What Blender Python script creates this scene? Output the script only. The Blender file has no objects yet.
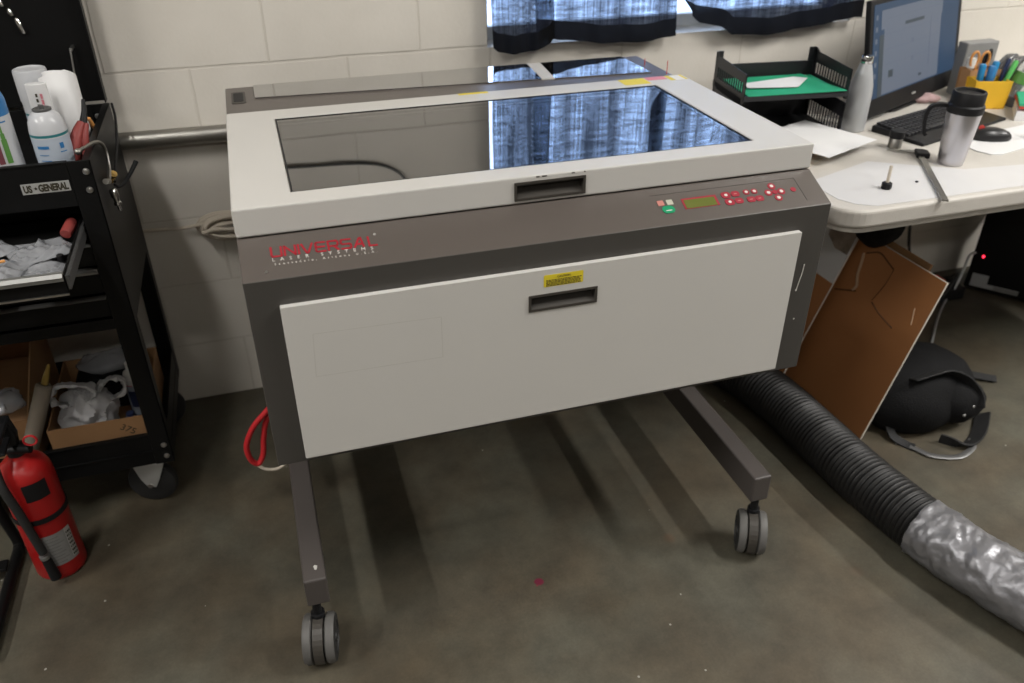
import bpy, bmesh, math, random
from mathutils import Vector, Matrix, noise as mnoise
random.seed(7)
PI = math.pi
S = bpy.context.scene
COL = S.collection
R = math.radians

# ------------------------------------------------------------------ materials
def new_mat(name):
    m = bpy.data.materials.new(name); m.use_nodes = True
    nt = m.node_tree
    return m, nt, nt.nodes['Principled BSDF']

def mat(name, col, rough=.5, metal=0., var=.08, scale=18., bump=0., bscale=60., spec=.5, coat=0., alpha=1., trans=0., ior=1.45):
    """plain procedural paint / plastic / metal: base colour broken up by noise, optional bump"""
    m, nt, b = new_mat(name)
    N, L = nt.nodes, nt.links
    tc = N.new('ShaderNodeTexCoord')
    nz = N.new('ShaderNodeTexNoise'); nz.inputs['Scale'].default_value = scale; nz.inputs['Detail'].default_value = 4
    L.new(tc.outputs['Object'], nz.inputs['Vector'])
    mx = N.new('ShaderNodeMix'); mx.data_type = 'RGBA'
    mx.inputs[6].default_value = tuple(min(1, c*(1-var)) for c in col) + (1,)
    mx.inputs[7].default_value = tuple(min(1, c*(1+var)) for c in col) + (1,)
    L.new(nz.outputs['Fac'], mx.inputs[0]); L.new(mx.outputs[2], b.inputs['Base Color'])
    b.inputs['Roughness'].default_value = rough; b.inputs['Metallic'].default_value = metal
    b.inputs['Specular IOR Level'].default_value = spec; b.inputs['Coat Weight'].default_value = coat
    b.inputs['Alpha'].default_value = alpha; b.inputs['Transmission Weight'].default_value = trans; b.inputs['IOR'].default_value = ior
    if bump > 0:
        n2 = N.new('ShaderNodeTexNoise'); n2.inputs['Scale'].default_value = bscale; n2.inputs['Detail'].default_value = 3
        L.new(tc.outputs['Object'], n2.inputs['Vector'])
        bp = N.new('ShaderNodeBump'); bp.inputs['Strength'].default_value = bump; bp.inputs['Distance'].default_value = .004
        L.new(n2.outputs['Fac'], bp.inputs['Height']); L.new(bp.outputs['Normal'], b.inputs['Normal'])
    return m

def emit_mat(name, col, strength):
    m, nt, b = new_mat(name)
    b.inputs['Base Color'].default_value = (.01, .01, .01, 1)
    b.inputs['Emission Color'].default_value = col + (1,); b.inputs['Emission Strength'].default_value = strength
    return m

def wall_mat():
    m, nt, b = new_mat('painted_block')
    N, L = nt.nodes, nt.links
    geo = N.new('ShaderNodeTexCoord'); sp = N.new('ShaderNodeSeparateXYZ'); cb = N.new('ShaderNodeCombineXYZ')
    L.new(geo.outputs['Object'], sp.inputs[0]); L.new(sp.outputs['X'], cb.inputs['X']); L.new(sp.outputs['Z'], cb.inputs['Y'])
    # slight wobble so the joints are not ruler straight
    wz = N.new('ShaderNodeTexNoise'); wz.inputs['Scale'].default_value = 7; L.new(cb.outputs[0], wz.inputs['Vector'])
    wv = N.new('ShaderNodeVectorMath'); wv.operation = 'MULTIPLY_ADD'; wv.inputs[1].default_value = (.006, .006, 0)
    L.new(wz.outputs['Color'], wv.inputs[0]); L.new(cb.outputs[0], wv.inputs[2])
    br = N.new('ShaderNodeTexBrick'); br.offset = .5; br.offset_frequency = 2; br.squash = 1
    br.inputs['Scale'].default_value = 1; br.inputs['Brick Width'].default_value = .4064; br.inputs['Row Height'].default_value = .2032
    br.inputs['Mortar Size'].default_value = .0035; br.inputs['Mortar Smooth'].default_value = .35
    br.inputs['Color1'].default_value = (1, 1, 1, 1); br.inputs['Color2'].default_value = (1, 1, 1, 1); br.inputs['Mortar'].default_value = (0, 0, 0, 1)
    mp = N.new('ShaderNodeMapping'); mp.inputs['Location'].default_value = (.003, .003, 0)
    L.new(wv.outputs[0], mp.inputs['Vector']); L.new(mp.outputs[0], br.inputs['Vector'])
    n1 = N.new('ShaderNodeTexNoise'); n1.inputs['Scale'].default_value = 3.5; n1.inputs['Detail'].default_value = 6
    n2 = N.new('ShaderNodeTexNoise'); n2.inputs['Scale'].default_value = 90; n2.inputs['Detail'].default_value = 4
    L.new(geo.outputs['Object'], n1.inputs['Vector']); L.new(geo.outputs['Object'], n2.inputs['Vector'])
    rp = N.new('ShaderNodeValToRGB')
    rp.color_ramp.elements[0].color = (.60, .565, .505, 1); rp.color_ramp.elements[1].color = (.68, .645, .585, 1)
    rp.color_ramp.elements[0].position = .3; rp.color_ramp.elements[1].position = .7
    L.new(n1.outputs['Fac'], rp.inputs[0])
    # grime collected in the joints
    mg = N.new('ShaderNodeMix'); mg.data_type = 'RGBA'; mg.inputs[7].default_value = (.52, .48, .42, 1)
    sc = N.new('ShaderNodeMath'); sc.operation = 'MULTIPLY'; L.new(br.outputs['Fac'], sc.inputs[0]); L.new(n1.outputs['Fac'], sc.inputs[1])
    L.new(sc.outputs[0], mg.inputs[0]); L.new(rp.outputs[0], mg.inputs[6]); L.new(mg.outputs[2], b.inputs['Base Color'])
    hm = N.new('ShaderNodeMath'); hm.operation = 'MULTIPLY_ADD'; hm.inputs[1].default_value = -1.0
    h2 = N.new('ShaderNodeMath'); h2.operation = 'MULTIPLY'; h2.inputs[1].default_value = .16
    L.new(n2.outputs['Fac'], h2.inputs[0]); L.new(br.outputs['Fac'], hm.inputs[0]); L.new(h2.outputs[0], hm.inputs[2])
    bp = N.new('ShaderNodeBump'); bp.inputs['Strength'].default_value = .6; bp.inputs['Distance'].default_value = .005
    L.new(hm.outputs[0], bp.inputs['Height']); L.new(bp.outputs['Normal'], b.inputs['Normal'])
    b.inputs['Roughness'].default_value = .55
    return m

def floor_mat():
    m, nt, b = new_mat('stained_concrete')
    N, L = nt.nodes, nt.links
    tc = N.new('ShaderNodeTexCoord')
    def nz(s, d=6, r=.6):
        n = N.new('ShaderNodeTexNoise'); n.inputs['Scale'].default_value = s; n.inputs['Detail'].default_value = d; n.inputs['Roughness'].default_value = r
        L.new(tc.outputs['Object'], n.inputs['Vector']); return n.outputs['Fac']
    def ramp(f, a, ca, c, cc):
        r = N.new('ShaderNodeValToRGB'); e = r.color_ramp.elements
        e[0].position, e[0].color, e[1].position, e[1].color = a, ca + (1,), c, cc + (1,)
        L.new(f, r.inputs[0]); return r.outputs[0]
    def mul(x, y, k=1):
        q = N.new('ShaderNodeMix'); q.data_type = 'RGBA'; q.blend_type = 'MULTIPLY'; q.inputs[0].default_value = k
        L.new(x, q.inputs[6]); L.new(y, q.inputs[7]); return q.outputs[2]
    def over(f, x, col):
        q = N.new('ShaderNodeMix'); q.data_type = 'RGBA'; q.inputs[7].default_value = col + (1,)
        L.new(f, q.inputs[0]); L.new(x, q.inputs[6]); return q.outputs[2]
    c = ramp(nz(1.6, 8), .3, (.056, .051, .039), .70, (.106, .099, .077))
    c = mul(c, ramp(nz(9, 8, .7), .28, (.60, .58, .55), .68, (1.12, 1.11, 1.07)))
    c = mul(c, ramp(nz(3.1, 5, .55), .35, (1.06, .93, .80), .62, (.98, 1.0, .98)))
    c = mul(c, ramp(nz(160, 2), .25, (.88, .88, .88), .75, (1.08, 1.08, 1.08)))
    def spot(x, y, r, soft, wob=.4):
        d = N.new('ShaderNodeVectorMath'); d.operation = 'DISTANCE'; d.inputs[1].default_value = (x, y, 0); L.new(tc.outputs['Object'], d.inputs[0])
        n = N.new('ShaderNodeMath'); n.operation = 'MULTIPLY_ADD'; n.inputs[1].default_value = r*wob; L.new(nz(60, 3), n.inputs[0]); L.new(d.outputs['Value'], n.inputs[2])
        mr = N.new('ShaderNodeMapRange'); mr.inputs[1].default_value = r*(1+wob/2); mr.inputs[2].default_value = r*(1+wob/2)-soft; L.new(n.outputs[0], mr.inputs[0]); return mr.outputs[0]
    c = over(spot(.808, -1.040, .0125, .003), c, (.11, .008, .025))
    c = over(spot(.800, -1.050, .003, .002), c, (.16, .02, .03))
    c = over(spot(1.17, -1.005, .02, .012), c, (.085, .060, .038))
    c = over(spot(1.55, -1.245, .022, .015), c, (.085, .064, .042))
    # pale paint flecks
    v = N.new('ShaderNodeTexVoronoi'); v.inputs['Scale'].default_value = 11; L.new(tc.outputs['Object'], v.inputs['Vector'])
    lt = N.new('ShaderNodeMath'); lt.operation = 'LESS_THAN'; lt.inputs[1].default_value = .030; L.new(v.outputs['Distance'], lt.inputs[0])
    c = over(lt.outputs[0], c, (.30, .29, .26))
    L.new(c, b.inputs['Base Color'])
    rr = N.new('ShaderNodeMapRange'); rr.inputs[3].default_value = .42; rr.inputs[4].default_value = .7; L.new(nz(4), rr.inputs[0]); L.new(rr.outputs[0], b.inputs['Roughness'])
    bp = N.new('ShaderNodeBump'); bp.inputs['Strength'].default_value = .12; bp.inputs['Distance'].default_value = .003
    L.new(nz(120, 3), bp.inputs['Height']); L.new(bp.outputs['Normal'], b.inputs['Normal'])
    return m

def glass_mat(name, tint=(.30, .27, .24), ior=1.9, rough=.012, base=0.):
    """smoked pane: a clear tinted sheet with a mirror-like Fresnel reflection"""
    m, nt, b = new_mat(name); N, L = nt.nodes, nt.links
    N.remove(b); out = [n for n in N if n.type == 'OUTPUT_MATERIAL'][0]
    t = N.new('ShaderNodeBsdfTransparent'); t.inputs[0].default_value = tint + (1,)
    g = N.new('ShaderNodeBsdfAnisotropic') if False else N.new('ShaderNodeBsdfGlossy'); g.inputs['Roughness'].default_value = rough
    f = N.new('ShaderNodeFresnel'); f.inputs['IOR'].default_value = ior
    ad = N.new('ShaderNodeMath'); ad.operation = 'ADD'; ad.use_clamp = True; ad.inputs[1].default_value = base; L.new(f.outputs[0], ad.inputs[0])
    x = N.new('ShaderNodeMixShader'); L.new(ad.outputs[0], x.inputs[0]); L.new(t.outputs[0], x.inputs[1]); L.new(g.outputs[0], x.inputs[2])
    L.new(x.outputs[0], out.inputs['Surface'])
    return m

def cloth_mat(name, col, see, weave):
    """loosely woven dark cloth: threads plus the open gaps between them that let daylight through"""
    m, nt, b = new_mat(name); N, L = nt.nodes, nt.links
    N.remove(b); out = [n for n in N if n.type == 'OUTPUT_MATERIAL'][0]
    tc = N.new('ShaderNodeTexCoord')
    def thr(sx, sz, d=4):
        mp = N.new('ShaderNodeMapping'); mp.inputs['Scale'].default_value = (sx, 1, sz); L.new(tc.outputs['Object'], mp.inputs['Vector'])
        n = N.new('ShaderNodeTexNoise'); n.inputs['Scale'].default_value = weave; n.inputs['Detail'].default_value = d; L.new(mp.outputs[0], n.inputs['Vector']); return n.outputs['Fac']
    a = N.new('ShaderNodeMath'); a.operation = 'ADD'; L.new(thr(3.6, .05), a.inputs[0]); L.new(thr(.10, 1.6), a.inputs[1])
    fo_ = N.new('ShaderNodeMapping'); fo_.inputs['Scale'].default_value = (1, 1, .06); L.new(tc.outputs['Object'], fo_.inputs['Vector'])
    fn_ = N.new('ShaderNodeTexNoise'); fn_.inputs['Scale'].default_value = 14; fn_.inputs['Detail'].default_value = 2; L.new(fo_.outputs[0], fn_.inputs['Vector'])
    fm_ = N.new('ShaderNodeMapRange'); fm_.inputs[1].default_value = .36; fm_.inputs[2].default_value = .62; fm_.inputs[3].default_value = .25; fm_.inputs[4].default_value = 1.5; L.new(fn_.outputs['Fac'], fm_.inputs[0])
    k = N.new('ShaderNodeMapRange'); k.inputs[1].default_value = .74; k.inputs[2].default_value = 1.26; k.inputs[3].default_value = see*.25; k.inputs[4].default_value = see*1.75; L.new(a.outputs[0], k.inputs[0])
    df = N.new('ShaderNodeBsdfDiffuse'); df.inputs[0].default_value = col + (1,)
    tl = N.new('ShaderNodeBsdfTranslucent'); tl.inputs[0].default_value = tuple(min(1, c*1.6) for c in col) + (1,)
    m1 = N.new('ShaderNodeMixShader'); m1.inputs[0].default_value = .35; L.new(df.outputs[0], m1.inputs[1]); L.new(tl.outputs[0], m1.inputs[2])
    tr = N.new('ShaderNodeBsdfTransparent'); tr.inputs[0].default_value = (.78, .88, 1, 1)
    kk = N.new('ShaderNodeMath'); kk.operation = 'MULTIPLY'; kk.use_clamp = True; L.new(k.outputs[0], kk.inputs[0]); L.new(fm_.outputs[0], kk.inputs[1])
    m2 = N.new('ShaderNodeMixShader'); L.new(kk.outputs[0], m2.inputs[0]); L.new(m1.outputs[0], m2.inputs[1]); L.new(tr.outputs[0], m2.inputs[2])
    L.new(m2.outputs[0], out.inputs['Surface'])
    return m

M = {}
M['block'] = wall_mat(); M['concrete'] = floor_mat()
M['plaster'] = mat('pale_plaster', (.5, .47, .43), .8)
M['ceil'] = mat('ceiling_paint', (.68, .66, .62), .9)
M['cream'] = mat('cream_powder_coat', (.545, .532, .505), .42, var=.03, scale=6, bump=.05, bscale=500)
M['creamline'] = mat('adhesive_residue', (.475, .462, .43), .6, var=.1, scale=40)
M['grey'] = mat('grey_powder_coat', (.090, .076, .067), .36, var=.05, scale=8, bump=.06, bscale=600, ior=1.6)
M['fascia'] = mat('grey_front_painted_shade', (.056, .052, .047), .45, var=.05, scale=8, bump=.06, bscale=600)  # machine grey darkened to paint in the shade on upright faces
M['greyline'] = mat('panel_outline', (.05, .043, .04), .5)
M['darkplastic'] = mat('dark_moulded_plastic', (.045, .040, .034), .45)
M['black'] = mat('black_gloss_enamel', (.006, .006, .006), .4, var=.15, spec=.2)
M['blackmatte'] = mat('black_matte_plastic', (.010, .010, .011), .5, var=.15, spec=.28)
M['rubber'] = mat('black_rubber', (.02, .02, .02), .6, bump=.2, bscale=80)
M['wheelgrey'] = mat('grey_wheel_tread', (.10, .097, .092), .55)
M['interior'] = mat('dark_interior', (.05, .047, .043), .6)
M['smoked'] = glass_mat('smoked_glass', (.5, .45, .40), 1.9, base=.20)
M['smoked2'] = glass_mat('smoked_glass_rear', (.4, .37, .34), 1.9, base=.48)
M['pane'] = glass_mat('window_glass', (.95, .96, .97), 1.45)
M['red'] = mat('red_print', (.33, .014, .026), .45)
M['redbtn'] = mat('red_button', (.30, .018, .035), .4)
M['pinkbtn'] = mat('pink_button', (.48, .19, .16), .5)
M['palebtn'] = mat('pale_button', (.45, .44, .36), .5)
M['green'] = mat('green_button', (.005, .25, .11), .4)
M['white'] = mat('white_print', (.62, .60, .56), .5)
M['lcd'] = mat('olive_lcd', (.115, .135, .03), .25)
M['yellow'] = mat('yellow_label', (.68, .55, .03), .5)
M['ink'] = mat('black_ink', (.03, .025, .012), .6)
M['palepink'] = mat('pale_pink_cloth', (.42, .29, .29), .8)
M['pinklabel'] = mat('pink_label', (.62, .22, .26), .5)
M['steel'] = mat('brushed_steel', (.55, .54, .52), .3, 1.0, var=.1, scale=40)
M['zinc'] = mat('galvanised_steel', (.34, .33, .305), .42, 1.0, var=.18, scale=30)
M['silver'] = mat('silver_trim', (.30, .30, .29), .5, .8)
M['chrome'] = mat('chrome', (.7, .7, .7), .12, 1.0)
M['brass'] = mat('brass', (.75, .52, .2), .22, 1.0)
M['silverpaint'] = mat('silver_badge', (.42, .42, .41), .4, .3)
M['whiteplastic'] = mat('white_plastic', (.70, .69, .66), .4, var=.03)
M['paper'] = mat('white_paper', (.68, .68, .68), .75, var=.02)
M['canwhite'] = mat('white_can_enamel', (.50, .51, .53), .28, var=.03)
M['canlabel'] = mat('pale_blue_label', (.40, .45, .52), .35, var=.12, scale=30)
M['teal'] = mat('teal_band', (.02, .16, .18), .35)
M['blue'] = mat('blue_label', (.03, .16, .38), .35)
M['bottlegreen'] = mat('green_bottle_print', (.10, .25, .06), .35)
M['bottlered'] = mat('dark_red_bottle_print', (.16, .05, .06), .35)
M['redgrip'] = mat('red_rubber_grip', (.26, .045, .04), .5)
M['orange'] = mat('orange_plastic', (.62, .28, .08), .4)
M['extred'] = mat('extinguisher_red', (.36, .010, .010), .33, var=.04)
M['extlabel'] = mat('grey_instruction_label', (.24, .24, .235), .35, var=.12, scale=60)
M['airred'] = mat('red_air_hose', (.50, .02, .025), .45)
M['cord'] = mat('beige_cord', (.52, .46, .38), .7, bump=.3, bscale=200)
M['kraft'] = mat('kraft_cardboard', (.30, .165, .075), .8, var=.12, scale=12, bump=.1)
M['kraftdark'] = mat('brown_cardboard', (.24, .13, .06), .8, var=.12, scale=12)
M['hardboard'] = mat('brown_board_face', (.43, .185, .068), .6, var=.13, scale=5)
M['boardedge'] = mat('pale_board_edge', (.60, .55, .48), .7)
M['casegrey'] = mat('grey_case_paint', (.22, .22, .215), .5)
M['boardgroove'] = mat('dark_cut_line', (.12, .05, .02), .8)
M['mustard'] = mat('dull_yellow', (.26, .17, .03), .5)
M['tubecard'] = mat('grey_card_tube', (.22, .19, .15), .7)
M['bargrey_shade'] = mat('grey_bar_painted_shade', (.070, .061, .057), .42, var=.05, scale=8, bump=.06, bscale=600)  # same grey, with the weaker light on the bars put into the colour
M['fork'] = mat('bright_zinc_plate', (.62, .63, .62), .35, .6, var=.1)
M['boardpale'] = mat('pale_scuff', (.46, .31, .20), .8)
M['photo'] = mat('printed_picture', (.30, .24, .19), .5, var=.95, scale=30)
M['duct'] = mat('black_duct_plastic', (.007, .0068, .0068), .5, var=.2)
M['tape'] = mat('silver_duct_tape', (.25, .25, .265), .40, .6, var=.2, scale=25, bump=.3, bscale=60)
M['tabletop'] = mat('speckled_white_table', (.50, .475, .435), .5, var=.05, scale=40, bump=.12, bscale=300)
M['tablemat'] = mat('white_work_sheet', (.56, .555, .555), .55, var=.03)
M['tablesteel'] = mat('grey_steel_tube', (.16, .16, .16), .4, .6)
M['folder'] = mat('green_folder', (.02, .33, .17), .6, var=.06)
M['traypl'] = mat('black_tray_plastic', (.013, .013, .015), .4)
M['bottlegrey'] = mat('pale_grey_bottle', (.42, .43, .44), .35, .25, var=.04)
M['mugsteel'] = mat('satin_steel_mug', (.55, .54, .57), .3, .95, var=.05)
M['screenblue'] = emit_mat('screen_blue', (.012, .085, .21), .45)
M['screenwin'] = emit_mat('screen_grey_window', (.20, .245, .33), .56)
M['screendark'] = emit_mat('screen_dark_bar', (.035, .055, .075), .8)
M['screenline'] = emit_mat('screen_faint_line', (.13, .165, .24), .7)
M['led'] = emit_mat('red_led', (1., .02, .05), 7)
M['cupyellow'] = mat('yellow_box_card', (.72, .42, .025), .6)
M['cupbrown'] = mat('tan_card', (.40, .22, .10), .7)
M['penblue'] = mat('blue_pen', (.02, .20, .42), .35)
M['pengreen'] = mat('green_pen', (.10, .42, .10), .35)
M['glassclear'] = mat('clear_plastic', (.8, .82, .84), .1, trans=.85, ior=1.4)
M['film'] = mat('clear_plastic_film', (.34, .35, .37), .22, var=.35, scale=16, alpha=.6)
M['bagwhite'] = mat('white_carrier_bag', (.50, .50, .51), .4, var=.12, scale=20)
M['nylon'] = mat('black_nylon', (.006, .006, .0065), .8, var=.3, scale=60, bump=.5, bscale=220, spec=.2)
M['nylongrey'] = mat('charcoal_webbing', (.010, .010, .0105), .7, bump=.4, bscale=400)
M['curtain'] = cloth_mat('dark_navy_woven_cloth', (.018, .020, .028), .20, 75)
M['hem'] = cloth_mat('dark_navy_hem', (.010, .010, .011), .005, 75)
M['winframe'] = mat('white_window_frame', (.7, .7, .7), .5)
M['darkliquid'] = mat('navy_bottle', (.02, .03, .08), .4)
M['redcap'] = mat('red_paint', (.55, .05, .04), .5)
M['mouse'] = mat('black_mouse', (.014, .014, .015), .35)
M['keys'] = mat('black_keycaps', (.014, .014, .016), .45)

# ------------------------------------------------------------------ mesh helpers
WM = {}                                                    # world matrix of every root, kept by name
def thing(name, label, cat, loc=(0, 0, 0), rotz=0., group=None):
    o = bpy.data.objects.new(name, None); COL.objects.link(o)
    o.empty_display_size = .05
    o.location = loc; o.rotation_euler = (0, 0, rotz)
    WM[o.name] = Matrix.Translation(loc) @ Matrix.Rotation(rotz, 4, 'Z')
    return tag(o, label, cat, group)
def tag(o, label=None, cat=None, group=None, kind=None):
    if label: o['label'] = label
    if cat: o['category'] = cat
    if group: o['group'] = group
    if kind: o['kind'] = kind
    return o
def obj(name, bm, m, parent=None, bevel=0., smooth=False, local=False, label=None, seg=2, angle=35):
    """link the bmesh as ONE object; geometry is in world space unless local, and becomes local to its root"""
    root = parent
    while root is not None and root.parent is not None: root = root.parent
    if root is not None and not local: bm.transform(WM[root.name].inverted())
    bmesh.ops.recalc_face_normals(bm, faces=bm.faces[:])
    me = bpy.data.meshes.new(name); bm.to_mesh(me); bm.free()
    for x in (m if isinstance(m, (list, tuple)) else [m]): me.materials.append(M[x] if isinstance(x, str) else x)
    if smooth:
        for p in me.polygons: p.use_smooth = True
    o = bpy.data.objects.new(name, me); COL.objects.link(o)
    if parent is not None: o.parent = parent
    else: WM[o.name] = Matrix.Identity(4)
    if bevel > 0:
        b = o.modifiers.new('bevel', 'BEVEL'); b.width = bevel; b.segments = seg; b.limit_method = 'ANGLE'; b.angle_limit = R(angle)
        if not smooth: b.harden_normals = False
    if smooth:
        try: me.set_sharp_from_angle(angle=R(40))
        except Exception: pass
    if label: o['label'] = label
    return o
def single(name, bm, m, label, cat, origin, group=None, **k):
    """a top-level thing that is one mesh; origin is its base point"""
    bm.transform(Matrix.Translation(-Vector(origin)))
    o = obj(name, bm, m, None, **k); o.location = origin
    WM[o.name] = Matrix.Translation(origin)
    return tag(o, label, cat, group)
def BM(): return bmesh.new()
def setmi(bm, n0, mi):
    if mi:
        bm.faces.ensure_lookup_table()
        for f in bm.faces[n0:]: f.material_index = mi
def box(bm, x0, x1, y0, y1, z0, z1, T=None, mi=0):
    n0 = len(bm.faces)
    v = [bm.verts.new((x, y, z)) for x in (x0, x1) for y in (y0, y1) for z in (z0, z1)]
    for f in ((0, 1, 3, 2), (4, 6, 7, 5), (0, 4, 5, 1), (2, 3, 7, 6), (0, 2, 6, 4), (1, 5, 7, 3)): bm.faces.new([v[i] for i in f])
    if T is not None:
        for q in v: q.co = T @ q.co
    setmi(bm, n0, mi); return bm
def prism(bm, poly, a, b, fn, mi=0, T=None):
    """extrude a 2D outline from a to b; fn maps (p,q,t) to a point"""
    n0 = len(bm.faces)
    A = [bm.verts.new(fn(p, q, a)) for p, q in poly]; B = [bm.verts.new(fn(p, q, b)) for p, q in poly]
    n = len(poly)
    bm.faces.new(A); bm.faces.new(B[::-1])
    for i in range(n): bm.faces.new((A[i], B[i], B[(i+1) % n], A[(i+1) % n]))
    if T is not None:
        for q in A + B: q.co = T @ q.co
    setmi(bm, n0, mi); return bm
def frame_axes(d):
    d = Vector(d).normalized()
    u = d.cross(Vector((0, 0, 1)))
    if u.length < 1e-4: u = Vector((1, 0, 0))
    u.normalize(); return u, d.cross(u).normalized(), d
def cyl(bm, p0, p1, r0, r1=None, seg=20, mi=0, cap=True):
    n0 = len(bm.faces); p0, p1 = Vector(p0), Vector(p1); r1 = r0 if r1 is None else r1
    u, w, _ = frame_axes(p1-p0)
    A, B = [], []
    for i in range(seg):
        t = 2*PI*i/seg; k = u*math.cos(t) + w*math.sin(t)
        A.append(bm.verts.new(p0 + k*r0)); B.append(bm.verts.new(p1 + k*r1))
    for i in range(seg): bm.faces.new((A[i], A[(i+1) % seg], B[(i+1) % seg], B[i]))
    if cap: bm.faces.new(A[::-1]); bm.faces.new(B)
    setmi(bm, n0, mi); return bm
def lathe(bm, prof, c, seg=28, mi=0, axis=(0, 0, 1), mis=None):
    """revolve (radius, height) pairs about an axis through c; mis gives a material per band"""
    c = Vector(c); u, w, d = frame_axes(axis); rings = []
    for r, h in prof:
        if r < 1e-6: rings.append([bm.verts.new(c + d*h)])
        else: rings.append([bm.verts.new(c + d*h + (u*math.cos(2*PI*i/seg) + w*math.sin(2*PI*i/seg))*r) for i in range(seg)])
    for k in range(len(rings)-1):
        A, B = rings[k], rings[k+1]; m_ = mis[k] if mis else mi
        for i in range(seg):
            j = (i+1) % seg
            if len(A) == 1 and len(B) == 1: continue
            if len(A) == 1: f = bm.faces.new((A[0], B[j], B[i]))
            elif len(B) == 1: f = bm.faces.new((A[i], A[j], B[0]))
            else: f = bm.faces.new((A[i], A[j], B[j], B[i]))
            f.material_index = m_
    if len(rings[0]) > 1: bm.faces.new(rings[0][::-1]).material_index = mis[0] if mis else mi
    if len(rings[-1]) > 1: bm.faces.new(rings[-1]).material_index = mis[-1] if mis else mi
    return bm
def spline(pts, n=8, closed=False):
    P = [Vector(p) for p in pts]; out = []; L = len(P)
    rng = range(L if closed else L-1)
    for i in rng:
        a = P[(i-1) % L] if closed or i > 0 else P[0]*2-P[1]
        b, c = P[i], P[(i+1) % L]
        d = P[(i+2) % L] if closed or i+2 < L else P[-1]*2-P[-2]
        for k in range(n):
            t = k/n
            out.append(.5*((2*b) + (c-a)*t + (2*a-5*b+4*c-d)*t*t + (3*b-a-3*c+d)*t**3))
    if not closed: out.append(P[-1])
    return out
def tube(bm, pts, r, seg=10, n=8, closed=False, smooth=True, mi=0, rf=None, flat=None):
    """sweep a circle (or a flat strap section) along points"""
    n0 = len(bm.faces)
    P = spline(pts, n, closed) if smooth else [Vector(p) for p in pts]
    rings = []; L = len(P); u = None
    for i, p in enumerate(P):
        if closed: d = P[(i+1) % L]-P[i-1]
        else: d = P[min(i+1, L-1)]-P[max(i-1, 0)]
        d.normalize()
        if u is None: u, w, _ = frame_axes(d)
        else:
            u = u - d*u.dot(d); u.normalize(); w = d.cross(u)
        q = r if rf is None else rf(i/(L-1 or 1))*r
        a, b = (q, q) if flat is None else flat
        rings.append([bm.verts.new(p + u*math.cos(2*PI*k/seg)*a + w*math.sin(2*PI*k/seg)*b) for k in range(seg)])
    for i in range(L if closed else L-1):
        A, B = rings[i], rings[(i+1) % L]
        for k in range(seg): bm.faces.new((A[k], A[(k+1) % seg], B[(k+1) % seg], B[k]))
    if not closed: bm.faces.new(rings[0][::-1]); bm.faces.new(rings[-1])
    setmi(bm, n0, mi); return bm
def strap(bm, pts, w, t, n=6, side=(0, 0, 1)):
    """flat webbing: rectangular section, width w along side, thickness t"""
    P = spline(pts, n); L = len(P); rings = []
    for i, p in enumerate(P):
        d = (P[min(i+1, L-1)]-P[max(i-1, 0)]).normalized()
        s = Vector(side) - d*d.dot(Vector(side)); s.normalize(); q = d.cross(s)
        rings.append([bm.verts.new(p + s*a*w/2 + q*b*t/2) for a, b in ((-1, -1), (1, -1), (1, 1), (-1, 1))])
    for i in range(L-1):
        for k in range(4): bm.faces.new((rings[i][k], rings[i][(k+1) % 4], rings[i+1][(k+1) % 4], rings[i+1][k]))
    bm.faces.new(rings[0][::-1]); bm.faces.new(rings[-1])
    return bm
def sphere(bm, c, r, T=None, u=16, v=10, mi=0):
    rr = Vector(r) if not isinstance(r, (int, float)) else Vector((r, r, r)); c = Vector(c)
    def P(a, b):
        q = Vector((rr.x*math.cos(a)*math.sin(b), rr.y*math.sin(a)*math.sin(b), rr.z*math.cos(b)))
        return (T @ q if T is not None else q) + c
    rings = [[bm.verts.new(P(2*PI*i/u, PI*j/v)) for i in range(u)] for j in range(1, v)]
    a, b = bm.verts.new(P(0, 0)), bm.verts.new(P(0, PI))
    F = []
    for i in range(u):
        k = (i+1) % u
        F.append(bm.faces.new((a, rings[0][i], rings[0][k]))); F.append(bm.faces.new((b, rings[-1][k], rings[-1][i])))
        for j in range(v-2): F.append(bm.faces.new((rings[j][i], rings[j+1][i], rings[j+1][k], rings[j][k])))
    for f in F: f.material_index = mi
    return bm
def rrect(x0, x1, y0, y1, r, n=5):
    pts = []
    for cx, cy, a in ((x1-r, y1-r, 0), (x0+r, y1-r, 90), (x0+r, y0+r, 180), (x1-r, y0+r, 270)):
        for i in range(n+1):
            t = R(a + 90*i/n); pts.append((cx + r*math.cos(t), cy + r*math.sin(t)))
    return pts
def text_into(bm, s, size, fn, depth=.0004, align='LEFT', shear=0., spacing=1., mi=0, bold=0.):
    """letters as real thin geometry; fn maps (x along, y up, out) to a point"""
    cu = bpy.data.curves.new('t', 'FONT'); cu.body = s; cu.size = size; cu.extrude = depth/2; cu.align_x = align; cu.shear = shear; cu.space_character = spacing
    cu.resolution_u = 3; cu.offset = bold
    o = bpy.data.objects.new('t', cu); COL.objects.link(o)
    dg = bpy.context.evaluated_depsgraph_get(); ev = o.evaluated_get(dg); me = ev.to_mesh()
    n0 = len(bm.faces)
    vs = [bm.verts.new(fn(v.co.x, v.co.y, v.co.z + depth/2)) for v in me.vertices]
    for p in me.polygons:
        try: bm.faces.new([vs[i] for i in p.vertices]).material_index = mi
        except ValueError: pass
    ev.to_mesh_clear(); bpy.data.objects.remove(o); bpy.data.curves.remove(cu)
    return bm
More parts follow.
